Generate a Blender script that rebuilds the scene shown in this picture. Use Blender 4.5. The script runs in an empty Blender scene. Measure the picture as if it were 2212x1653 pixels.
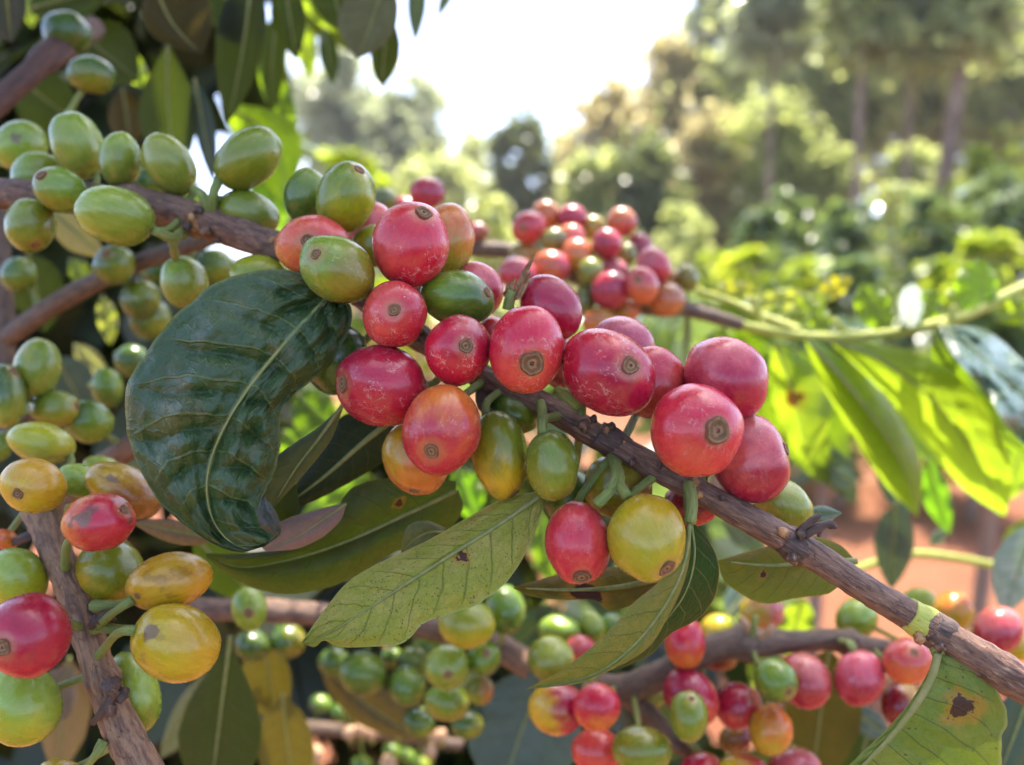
import bpy, math, random
import numpy as np
from mathutils import Vector, Matrix, noise as mnoise
random.seed(7); RNG = np.random.default_rng(7)
SC = bpy.context.scene
COL = SC.collection
R = math.radians
# ------------------------------------------------------------------ camera
W, H, F = 2212.0, 1653.0, 1659.0
CAMZ = 1.30
cam_d = bpy.data.cameras.new('camera'); cam = bpy.data.objects.new('camera', cam_d); COL.objects.link(cam)
cam.location = (0, 0, CAMZ); cam.rotation_euler = (R(90 - 7), 0, 0)
cam_d.sensor_width = 36; cam_d.lens = 27; cam_d.clip_start = 0.01; cam_d.clip_end = 3000
cam_d.dof.use_dof = True; cam_d.dof.focus_distance = 0.1325; cam_d.dof.aperture_fstop = 10.5
SC.camera = cam
MW = Matrix.Translation(cam.location) @ cam.rotation_euler.to_matrix().to_4x4()
M3 = MW.to_3x3()
def P(x, y, d):
    return MW @ Vector(((x - W/2)/F*d, -(y - H/2)/F*d, -d))
# ------------------------------------------------------------------ light
w = bpy.data.worlds.new('World'); SC.world = w; w.use_nodes = True
SUN_EL, SUN_AZ = 67.0, 20.0        # azimuth measured from the view direction (+Y) towards +X
sk = w.node_tree.nodes.new('ShaderNodeTexSky'); sk.sky_type = 'NISHITA'; sk.sun_disc = False
sk.sun_elevation = R(SUN_EL); sk.sun_rotation = R(SUN_AZ)
sk.air_density = 0.5; sk.dust_density = 6.0; sk.ozone_density = 0.3; sk.altitude = 1500
bg = w.node_tree.nodes['Background']; bg.inputs['Strength'].default_value = 0.15
w.node_tree.links.new(sk.outputs[0], bg.inputs['Color'])
sd = bpy.data.lights.new('sun', 'SUN'); sd.energy = 2.5; sd.angle = R(0.53); sd.color = (1.0, 0.93, 0.80)
so = bpy.data.objects.new('sun', sd); COL.objects.link(so)
sdir = Vector((math.sin(R(SUN_AZ))*math.cos(R(SUN_EL)), math.cos(R(SUN_AZ))*math.cos(R(SUN_EL)), math.sin(R(SUN_EL))))
so.rotation_euler = sdir.to_track_quat('Z', 'Y').to_euler(); so.location = (0, 0, 20)
SC.view_settings.view_transform = 'Standard'; SC.view_settings.look = 'None'
SC.view_settings.exposure = 2.55; SC.view_settings.gamma = 1.0
SC.render.engine = 'CYCLES'
SC.cycles.max_bounces = 6; SC.cycles.diffuse_bounces = 3; SC.cycles.glossy_bounces = 2
SC.cycles.transmission_bounces = 4; SC.cycles.transparent_max_bounces = 4
SC.cycles.use_denoising = True; SC.cycles.use_adaptive_sampling = True; SC.cycles.adaptive_threshold = 0.02; SC.cycles.sample_clamp_indirect = 6.0
# ------------------------------------------------------------------ helpers
def link(name, me, mat=None, parent=None):
    o = bpy.data.objects.new(name, me); COL.objects.link(o)
    if mat and me is not None: me.materials.append(mat)
    if parent:
        o.parent = parent; o.matrix_parent_inverse = parent.matrix_world.inverted()
    return o
def empty(name, loc):
    o = bpy.data.objects.new(name, None); COL.objects.link(o)
    o.empty_display_size = 0.005; o.matrix_world = Matrix.Translation(loc); return o
def tag(o, label, cat=None, group=None, kind=None):
    if label: o['label'] = label
    if cat: o['category'] = cat
    if group: o['group'] = group
    if kind: o['kind'] = kind
    return o
def mk(name, verts, faces, smooth=True):
    me = bpy.data.meshes.new(name); me.from_pydata([tuple(v) for v in verts], [], faces)
    if smooth: me.polygons.foreach_set('use_smooth', [True]*len(me.polygons))
    me.update(); return me
def vattr(me, name, data, kind='FLOAT_VECTOR', dom='POINT'):
    a = me.attributes.new(name, kind, dom)
    a.data.foreach_set('vector' if kind == 'FLOAT_VECTOR' else 'value', np.asarray(data, dtype=np.float32).ravel())
def crom(pts, n):
    """n points along a Catmull-Rom spline through pts (tuples of any length), evenly by chord"""
    p = np.array(pts, float)
    if len(p) == 1: return np.repeat(p, n, 0)
    if len(p) == 2: return p[0] + (p[1]-p[0])*np.linspace(0, 1, n)[:, None]
    k = np.concatenate([[2*p[0]-p[1]], p, [2*p[-1]-p[-2]]])
    out = []
    for i in range(len(p)-1):
        a, b, c, e = k[i:i+4]
        t = np.linspace(0, 1, 16, endpoint=False)[:, None]
        out.append(.5*((2*b)+(-a+c)*t+(2*a-5*b+4*c-e)*t**2+(-a+3*b-3*c+e)*t**3))
    q = np.concatenate(out+[p[-1:]])
    s = np.concatenate([[0], np.cumsum(np.linalg.norm(np.diff(q[:, :2] if q.shape[1] > 2 and abs(q[:, :2]).max() > 10 else q, axis=0), axis=1))])
    t = np.linspace(0, s[-1], n)
    return np.stack([np.interp(t, s, q[:, j]) for j in range(q.shape[1])], 1)
# ------------------------------------------------------------------ node helper
class NT:
    def __init__(s, name):
        s.m = bpy.data.materials.new(name); s.m.use_nodes = True; s.t = s.m.node_tree
        s.t.nodes.clear()
    def n(s, typ, **kw):
        x = s.t.nodes.new('ShaderNode'+typ)
        ins = kw.pop('i', {})
        for k, v in kw.items(): setattr(x, k, v)
        for k, v in ins.items():
            if hasattr(v, 'is_output') or isinstance(v, bpy.types.NodeSocket): s.t.links.new(v, x.inputs[k])
            else: x.inputs[k].default_value = v
        return x
    def math(s, op, a, b=0.0, c=None, clamp=False):
        ins = {0: a, 1: b}
        if c is not None: ins[2] = c
        return s.n('Math', operation=op, use_clamp=clamp, i=ins).outputs[0]
    def vm(s, op, a, b=(0, 0, 0)):
        x = s.n('VectorMath', operation=op, i={0: a})
        if op == 'SCALE':
            if isinstance(b, (int, float)): x.inputs['Scale'].default_value = b
            else: s.t.links.new(b, x.inputs['Scale'])
        elif op not in ('LENGTH', 'NORMALIZE', 'ABSOLUTE'):
            if isinstance(b, tuple): x.inputs[1].default_value = b
            else: s.t.links.new(b, x.inputs[1])
        return x.outputs['Value'] if op in ('LENGTH', 'DOT_PRODUCT', 'DISTANCE') else x.outputs[0]
    def mix(s, f, a, b, blend='MIX'):
        x = s.n('Mix', data_type='RGBA', blend_type=blend, clamp_factor=True)
        for k, v in ((0, f), (6, a), (7, b)):
            if isinstance(v, bpy.types.NodeSocket): s.t.links.new(v, x.inputs[k])
            else: x.inputs[k].default_value = v if k == 0 else (*v[:3], 1)
        return x.outputs[2]
    def step(s, v, lo, hi, a=0.0, b=1.0):
        return s.n('MapRange', interpolation_type='SMOOTHSTEP', i={'Value': v, 'From Min': lo, 'From Max': hi, 'To Min': a, 'To Max': b}).outputs[0]
    def noise(s, vec, scale, detail=3.0, rough=.55, dist=0.0, col=False):
        x = s.n('TexNoise', i={'Vector': vec, 'Scale': scale, 'Detail': detail, 'Roughness': rough, 'Distortion': dist})
        return x.outputs[1 if col else 0]
    def vor(s, vec, scale, feature='F1', out='Distance', rnd=1.0):
        x = s.n('TexVoronoi', feature=feature, i={'Vector': vec, 'Scale': scale, 'Randomness': rnd})
        return x.outputs[out]
    def oat(s, name, out='Color'):
        return s.n('Attribute', attribute_type='OBJECT', attribute_name=name).outputs[out]
    def gat(s, name, out='Vector'):
        return s.n('Attribute', attribute_type='GEOMETRY', attribute_name=name).outputs[out]
    def sep(s, v): return s.n('SeparateXYZ', i={0: v}).outputs
    def comb(s, x, y, z): return s.n('CombineXYZ', i={0: x, 1: y, 2: z}).outputs[0]
    def bump(s, h, strength, dist):
        return s.n('Bump', i={'Height': h, 'Strength': strength, 'Distance': dist}).outputs[0]
    def out(s, sh):
        o = s.n('OutputMaterial'); s.t.links.new(sh, o.inputs[0]); return s.m
# ------------------------------------------------------------------ materials
def cherry_mat():
    t = NT('cherry_skin')
    un = t.gat('unit'); bl = t.gat('blend', 'Fac'); seed = t.oat('seed', 'Fac'); scr = t.oat('scr', 'Fac'); scab = t.oat('scab', 'Fac')
    v = t.vm('ADD', un, t.comb(seed, t.math('MULTIPLY', seed, 1.7), t.math('MULTIPLY', seed, .6)))
    n1 = t.noise(v, 1.3, 3.0); n2 = t.noise(v, 5.0, 4.0, .6)
    x, y, z = t.sep(un)
    f = t.math('ADD', t.math('MULTIPLY', bl, .72), t.math('MULTIPLY_ADD', n1, 1.8, -.62))
    f = t.math('ADD', f, t.math('MULTIPLY_ADD', n2, .45, -.225))
    c = t.mix(t.step(f, 0.0, 1.0), t.oat('colA'), t.oat('colB'))
    # fine streaks that run from pole to pole
    dirv = t.vm('NORMALIZE', t.comb(x, y, 0.0))
    sv = t.vm('ADD', t.vm('SCALE', dirv, 7.0), t.comb(seed, 0.0, t.math('MULTIPLY', z, 1.3)))
    st = t.noise(sv, 1.6, 4.0, .65)
    c = t.mix(t.step(st, .35, .75, .0, .34), c, t.vm('SCALE', c, .52))
    c = t.mix(t.step(st, .50, .25, .0, .28), c, t.vm('ADD', t.vm('SCALE', c, 1.15), (.05, .022, .008)))
    # pale freckles and skin scratches
    fm = t.step(t.noise(v, 2.3, 2.0), .42, .62)
    fr = t.step(t.vor(t.vm('ADD', v, t.vm('SCALE', t.noise(v, 9.0, 2.0, col=True), .12)), 17.0), .17, .06)
    c = t.mix(t.math('MULTIPLY', t.math('MULTIPLY', fr, fm), t.math('MULTIPLY', scr, .16)), c, (.70, .42, .30))
    wv = t.vm('ADD', v, t.vm('SCALE', t.noise(v, 4.0, 4.0, .65, col=True), .5))
    sc_ = t.step(t.vor(wv, 4.2, 'DISTANCE_TO_EDGE'), .030, .008)
    sm = t.step(t.noise(v, 1.7, 3.0, .6), .505, .57)
    sm2 = t.step(t.noise(v, 9.0, 2.0), .40, .50)
    sfac = t.math('MULTIPLY', t.math('MULTIPLY', sc_, t.math('MULTIPLY', sm, sm2)), scr)
    c = t.mix(t.math('MULTIPLY', sfac, .72), c, (.80, .62, .50))
    dk = t.math('MULTIPLY', t.step(t.vor(v, 9.0), .085, .03), t.step(t.noise(v, 3.7, 2.0), .50, .62))
    c = t.mix(t.math('MULTIPLY', dk, .75), c, (.05, .03, .015))
    sb = t.math('MULTIPLY', t.step(t.noise(v, 1.7, 5.0, .6), .585, .64), scab)
    c = t.mix(sb, c, (.10, .045, .025))
    pd = t.math('ADD', t.vm('DISTANCE', un, t.oat('patch', 'Vector')), t.math('MULTIPLY_ADD', t.noise(v, 4.5, 4.0, .6), .5, -.25))
    pf = t.step(t.math('SUBTRACT', pd, t.oat('patchr', 'Fac')), .03, -.03)
    c = t.mix(t.math('MULTIPLY', pf, .85), c, (.15, .085, .045))
    ring = t.step(z, .90, .965)
    c = t.mix(t.math('MULTIPLY', ring, t.oat('ring', 'Fac')), c, (.42, .20, .07))
    hgt = t.math('ADD', t.math('MULTIPLY', n2, .5), t.math('ADD', t.math('MULTIPLY', sfac, .5), t.math('MULTIPLY', t.noise(v, 22.0, 3.0), .18)))
    rg = t.step(t.noise(v, 3.0, 4.0, .65), .25, .75, .15, .36)
    b = t.n('BsdfPrincipled', i={'Base Color': c, 'Roughness': rg, 'Normal': t.bump(hgt, .22, .0009),
        'Subsurface Weight': .12, 'Subsurface Radius': (1.0, .35, .15), 'Subsurface Scale': .0025, 'Specular IOR Level': .5})
    b.inputs['Coat Weight'].default_value = .22; b.inputs['Coat Roughness'].default_value = .14; b.inputs['Sheen Weight'].default_value = .02; b.inputs['Sheen Roughness'].default_value = .4
    return t.out(b.outputs[0])
def simple_mat(name, c1, c2, scale, rough=.7, bump=.3, bd=.0004, detail=5.0, vec=None):
    t = NT(name); co = t.n('TexCoord').outputs['Object']
    n = t.noise(co, scale, detail, .65)
    c = t.mix(t.step(n, .35, .65), c1, c2)
    b = t.n('BsdfPrincipled', i={'Base Color': c, 'Roughness': rough, 'Normal': t.bump(n, bump, bd)})
    return t.out(b.outputs[0])
def bark_mat(name, c1, c2, c3, streak=1.0, moss=0.0):
    t = NT(name); v = t.gat('bark'); x, y, z = t.sep(v)     # x: metres along, y/z: around
    sv = t.comb(t.math('MULTIPLY', x, 150.0), t.math('MULTIPLY', y, 2.0), t.math('MULTIPLY', z, 2.0))
    a = t.noise(sv, 1.6, 6.0, .65); bN = t.noise(t.comb(t.math('MULTIPLY', x, 420.0), t.math('MULTIPLY', y, 2.0), t.math('MULTIPLY', z, 2.0)), 1.3, 5.0, .7)
    f3 = t.noise(t.comb(t.math('MULTIPLY', x, 380.0), t.math('MULTIPLY', y, 8.0), t.math('MULTIPLY', z, 8.0)), 1.0, 5.0, .7)
    c = t.mix(t.step(a, .36, .60), c1, c2); c = t.mix(t.step(f3, .52, .70), c, c3)
    c = t.mix(t.step(bN, .55, .72, 0, .8), c, t.vm('SCALE', c, .38))
    lw = t.math('ADD', t.math('MULTIPLY', x, 190.0), t.math('MULTIPLY', t.noise(t.comb(t.math('MULTIPLY', x, 40.0), y, z), 1.0, 3.0), 3.2))
    crk = t.math('MULTIPLY', t.step(t.math('ABSOLUTE', t.math('SUBTRACT', t.math('FRACT', lw), .5)), .035, .012), t.step(t.noise(t.comb(t.math('MULTIPLY', x, 90.0), t.math('MULTIPLY', y, 1.5), t.math('MULTIPLY', z, 1.5)), 1.0, 2.0), .48, .58))
    c = t.mix(t.math('MULTIPLY', crk, .6), c, (.03, .016, .01))
    if moss: c = t.mix(t.step(t.noise(sv, .7, 3.0), .5, .62, 0, moss), c, (.17, .20, .045))
    h = t.math('SUBTRACT', t.math('ADD', f3, t.math('MULTIPLY', a, .8)), t.math('MULTIPLY', crk, .6))
    b = t.n('BsdfPrincipled', i={'Base Color': c, 'Roughness': t.step(a, .3, .7, .42, .68), 'Normal': t.bump(h, .55, .0009)})
    return t.out(b.outputs[0])
def leaf_mat():
    t = NT('coffee_leaf_blade'); v = t.gat('luv'); u, w_, _ = t.sep(v); av = t.math('ABSOLUTE', w_)
    seed = t.oat('seed', 'Fac'); nv = t.oat('nveins', 'Fac'); asp = t.oat('asp', 'Fac')
    pv = t.comb(t.math('MULTIPLY', u, asp), w_, seed)
    p = t.math('MULTIPLY', t.math('SUBTRACT', u, t.math('MULTIPLY', av, t.math('MULTIPLY_ADD', av, .05, .10))), nv)
    p = t.math('ADD', p, t.math('MULTIPLY', t.noise(pv, 1.6, 2.0), .5))
    fr = t.math('ABSOLUTE', t.math('SUBTRACT', t.math('FRACT', p), .5))
    vein = t.math('MULTIPLY', t.step(fr, .055, .012), t.step(av, 1.0, .72))
    mid = t.step(av, .045, .018)
    net = t.step(t.vor(t.vm('ADD', pv, t.vm('SCALE', t.noise(pv, 5.0, 2.0, col=True), .15)), 5.5, 'DISTANCE_TO_EDGE'), .05, .01)
    n1 = t.noise(pv, 1.9, 5.0, .62); n2 = t.noise(pv, 9.0, 5.0, .7)
    c = t.mix(t.step(n1, .40, .66), t.oat('colA'), t.oat('colB'))
    c = t.mix(t.step(n2, .38, .72, 0, .35), c, t.vm('SCALE', c, .55))
    vc = t.oat('colV')
    c = t.mix(t.math('MULTIPLY', net, t.oat('netf', 'Fac')), c, vc)
    c = t.mix(t.math('MULTIPLY', vein, t.oat('veinf', 'Fac')), c, vc)
    c = t.mix(t.math('MULTIPLY', mid, .75), c, t.oat('colM'))
    c = t.mix(t.math('MULTIPLY', t.step(av, .955, .985), .7), c, t.oat('colE'))
    # dust, dark specks, rust
    dust = t.math('MULTIPLY', t.step(t.noise(pv, 2.6, 7.0, .80), .52, .70), t.oat('dust', 'Fac'))
    c = t.mix(dust, c, (.17, .125, .07))
    sp = t.math('MULTIPLY', t.step(t.vor(pv, 13.0), .30, .16), t.step(t.noise(pv, 2.6, 4.0, .75), .47, .56))
    sp = t.math('MAXIMUM', sp, t.math('MULTIPLY', t.step(t.vor(pv, 8.0), .17, .10), t.step(t.noise(pv, 4.0, 1.0), .52, .6)))
    c = t.mix(t.math('MULTIPLY', sp, t.oat('speck', 'Fac')), c, (.035, .022, .01))
    s3 = t.oat('spot', 'Vector'); sx, sy, sr = t.sep(s3)
    dv = t.vm('LENGTH', t.comb(t.math('MULTIPLY', t.math('SUBTRACT', u, sx), asp), t.math('SUBTRACT', w_, sy), 0.0))
    dv = t.math('DIVIDE', t.math('ADD', dv, t.math('MULTIPLY_ADD', t.noise(pv, 5.0, 4.0), .42, -.21)), t.math('ADD', sr, .0001))
    has = t.math('GREATER_THAN', sr, .001)
    halo = t.math('MULTIPLY', t.step(dv, 1.9, .9), has)
    c = t.mix(t.math('MULTIPLY', halo, .8), c, (.42, .20, .02))
    core = t.math('MULTIPLY', t.step(dv, 1.02, .92), has)
    c = t.mix(core, c, (.035, .018, .012))
    hgt = t.math('ADD', t.math('MULTIPLY', vein, -.6), t.math('ADD', t.math('MULTIPLY', net, -.18), t.math('MULTIPLY', n2, .5)))
    hgt = t.math('MULTIPLY', t.math('ADD', hgt, t.math('MULTIPLY', t.noise(t.comb(t.math('MULTIPLY', u, asp), t.math('MULTIPLY', w_, 2.2), seed), 4.5, 5.0, .7), .8)), t.oat('bmp', 'Fac'))
    nb = t.bump(hgt, .5, .0006)
    rg = t.math('ADD', t.oat('rough', 'Fac'), t.math('MULTIPLY_ADD', n2, .3, -.15))
    b = t.n('BsdfPrincipled', i={'Base Color': c, 'Roughness': rg, 'Normal': nb, 'Specular IOR Level': t.oat('spec', 'Fac')})
    tc = t.mix(1.0, c, t.oat('colT'), 'MULTIPLY')
    tc = t.mix(.55, tc, t.oat('colT')); tc = t.mix(t.math('MULTIPLY', t.math('MAXIMUM', vein, mid), .55), tc, t.vm('SCALE', tc, .5))
    tc = t.mix(t.math('MAXIMUM', core, t.math('MULTIPLY', halo, .4)), tc, (.10, .03, .005))
    tr = t.n('BsdfTranslucent', i={'Color': tc, 'Normal': nb})
    ms = t.n('MixShader', i={0: t.oat('trans', 'Fac'), 1: b.outputs[0], 2: tr.outputs[0]})
    return t.out(ms.outputs[0])
def foliage_mat(name, c1, c2, c3, tcol, trans=.4, rough=.35):
    t = NT(name); r = t.gat('rnd', 'Fac')
    c = t.mix(t.step(r, .0, .55), c1, c2); c = t.mix(t.step(r, .72, 1.0), c, c3)
    b = t.n('BsdfPrincipled', i={'Base Color': c, 'Roughness': rough})
    tr = t.n('BsdfTranslucent', i={'Color': t.mix(.5, t.vm('SCALE', c, 2.0), tcol)})
    return t.out(t.n('MixShader', i={0: trans, 1: b.outputs[0], 2: tr.outputs[0]}).outputs[0])
M_CH = cherry_mat(); M_LEAF = leaf_mat()
def scar_mat():
    t = NT('scar_corky'); r = t.gat('rad', 'Fac'); co = t.n('TexCoord').outputs['Object']
    n = t.noise(co, 1400, 5.0, .7); rr = t.math('ADD', r, t.math('MULTIPLY_ADD', n, .36, -.18))
    c = t.mix(t.step(rr, .16, .24), (.05, .02, .01), (.30, .165, .075))
    c = t.mix(t.step(rr, .40, .50), c, (.17, .082, .035)); c = t.mix(t.step(rr, .72, .86), c, (.30, .16, .07))
    c = t.mix(t.step(rr, .88, .97), c, (.15, .07, .03)); c = t.mix(t.step(n, .46, .64, 0, .6), c, t.vm('SCALE', c, .4))
    b = t.n('BsdfPrincipled', i={'Base Color': c, 'Roughness': .85, 'Normal': t.bump(n, .5, .0003)})
    return t.out(b.outputs[0])
M_SCAR = scar_mat()
M_BRANCH = bark_mat('bark_main', (.075, .032, .022), (.22, .115, .070), (.36, .235, .150))
M_BRANCH2 = bark_mat('bark_tan', (.13, .062, .034), (.34, .195, .105), (.24, .12, .066))
M_BRANCH3 = bark_mat('bark_grey', (.075, .042, .027), (.18, .11, .068), (.12, .07, .045))
M_NODE = bark_mat('bark_node', (.045, .025, .018), (.105, .065, .052), (.21, .135, .09))
M_GSTEM = bark_mat('green_stem', (.20, .26, .05), (.30, .34, .09), (.16, .13, .05))
M_GST2 = bark_mat('pale_stem', (.42, .46, .06), (.50, .50, .10), (.36, .40, .05))
M_STALK = bark_mat('cherry_stalk', (.19, .26, .05), (.27, .32, .08), (.20, .13, .05))
M_DRY = simple_mat('dry_bract', (.24, .10, .035), (.48, .27, .12), 700, .75, .5, .0003)
M_MIDRIB = simple_mat('midrib_pale', (.20, .21, .05), (.27, .25, .08), 500, .55, .3, .0002)
M_MIDRIB2 = simple_mat('midrib_green', (.16, .19, .05), (.25, .25, .08), 500, .55, .3, .0002)
M_BUD = simple_mat('bud_tan', (.42, .22, .12), (.50, .33, .18), 300, .6)
M_TRUNK = simple_mat('trunk_bark', (.17, .115, .08), (.30, .215, .15), 3, .9, .6, .02)
# ------------------------------------------------------------------ tubes
def tube(name, pts, rad, mat, parent=None, nseg=14, n=None, fine=0.0, wob=0.0, cap=True, knots=()):
    """pts: world vectors, rad: radius per point"""
    n = n or max(6, len(pts)*6)
    q = crom([(*p, r) for p, r in zip(pts, rad)], n)
    c = q[:, :3]; rr = q[:, 3]
    tg = np.gradient(c, axis=0); tg /= np.linalg.norm(tg, axis=1)[:, None]+1e-12
    up = np.array([0., 0., 1.]) if abs(tg[0][2]) < .9 else np.array([1., 0., 0.])
    s = np.concatenate([[0], np.cumsum(np.linalg.norm(np.diff(c, axis=0), axis=1))])
    vs, at, fs = [], [], []
    off = random.random()*50
    for i in range(n):
        a = np.cross(tg[i], up); a /= np.linalg.norm(a); b = np.cross(a, tg[i]); up = b
        for j in range(nseg):
            ph = 2*math.pi*j/nseg
            d = a*math.cos(ph)+b*math.sin(ph)
            r = rr[i]
            if wob: r *= 1+wob*mnoise.noise(Vector((s[i]/max(rad)*.35+off, math.cos(ph)*.9, math.sin(ph)*.9))) + wob*.5*mnoise.noise(Vector((s[i]/max(rad)*1.3+off, math.cos(ph)*2.2, math.sin(ph)*2.2)))
            if fine: r *= 1+fine*mnoise.noise(Vector((s[i]/max(rad)*2.6+off, math.cos(ph)*3.5, math.sin(ph)*3.5)))+fine*.8*max(0, mnoise.noise(Vector((s[i]/max(rad)*.8+off*2, math.cos(ph)*2.6, math.sin(ph)*2.6))))
            for kx, kw, kh in knots:
                r *= 1+kh*math.exp(-((s[i]/s[-1]-kx)/kw)**2)
            vs.append(c[i]+d*r); at.append((s[i]+off*.1, math.cos(ph)+off, math.sin(ph)))
    for i in range(n-1):
        for j in range(nseg):
            k = (j+1) % nseg
            fs.append((i*nseg+j, i*nseg+k, (i+1)*nseg+k, (i+1)*nseg+j))
    if cap:
        fs.append(tuple(reversed(range(nseg)))); fs.append(tuple((n-1)*nseg+j for j in range(nseg)))
    me = mk(name, vs, fs); vattr(me, 'bark', at)
    return link(name, me, mat, parent)
BRANCH_PTS = []
def branch(label, pts, mat, group=None, reg=True, knots=(), wob=.12, n=None, name='coffee_branch', cat='branch', nseg=22, fine=.05):
    """pts: (x, y, d, r) in photo pixels, metres, pixels"""
    ws = [P(x, y, d) for x, y, d, r in pts]; rs = [r*d/F for x, y, d, r in pts]
    root = empty(name, ws[0]); tag(root, label, cat, group)
    tube('stem', ws, rs, mat, root, nseg=nseg, n=n or len(pts)*18, wob=wob, knots=knots, fine=fine)
    if reg:
        for p in crom([tuple(p) for p in ws], 60): BRANCH_PTS.append(Vector(p))
    return root
def collar(root, x0, y0, x1, y1, d, r0, r1, mat, name='node', bulge=.25):
    a, b = P(x0, y0, d), P(x1, y1, d); m = (a+b)/2
    return tube(name, [a, a.lerp(b, .3), m, a.lerp(b, .7), b], [r0*d/F, (r0*1.0+r0*bulge*.7)*d/F, (r0+r1)/2*(1+bulge)*d/F, (r1+r1*bulge*.7)*d/F, r1*d/F], mat, root, nseg=18, n=18, wob=.16)
def lump(name, c, rad, mat, parent, seed=0, sub=(14, 10), amp=.3, stretch=None):
    vs, fs = [], []
    nl, nt = sub
    for i in range(nt+1):
        th = math.pi*i/nt
        for j in range(nl):
            ph = 2*math.pi*j/nl
            d = Vector((math.sin(th)*math.cos(ph), math.sin(th)*math.sin(ph), math.cos(th)))
            r = rad*(1+amp*mnoise.noise(d*1.7+Vector((seed, 0, 0))))
            p = d*r
            if stretch: p = p+stretch*(d.dot(stretch.normalized()))
            vs.append(c+p)
    for i in range(nt):
        for j in range(nl):
            k = (j+1) % nl
            fs.append((i*nl+j, (i+1)*nl+j, (i+1)*nl+k, i*nl+k))
    me = mk(name, vs, fs); vattr(me, 'bark', [(v.z, v.x*200, v.y*200) for v in vs])
    return link(name, me, mat, parent)
# ------------------------------------------------------------------ cherries
PAL = dict(U=(.205, .265, .03), R=(.50, .012, .034), C=(.36, .006, .034), D=(.20, .006, .016), S=(.57, .062, .048), O=(.60, .15, .022), P=(.58, .12, .12), Y=(.48, .325, .010),
           M=(.46, .262, .014), L=(.34, .335, .012), V=(.20, .205, .012), G=(.16, .235, .014), K=(.060, .12, .014), N=(.27, .345, .04), B=(.30, .13, .025))
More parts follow.
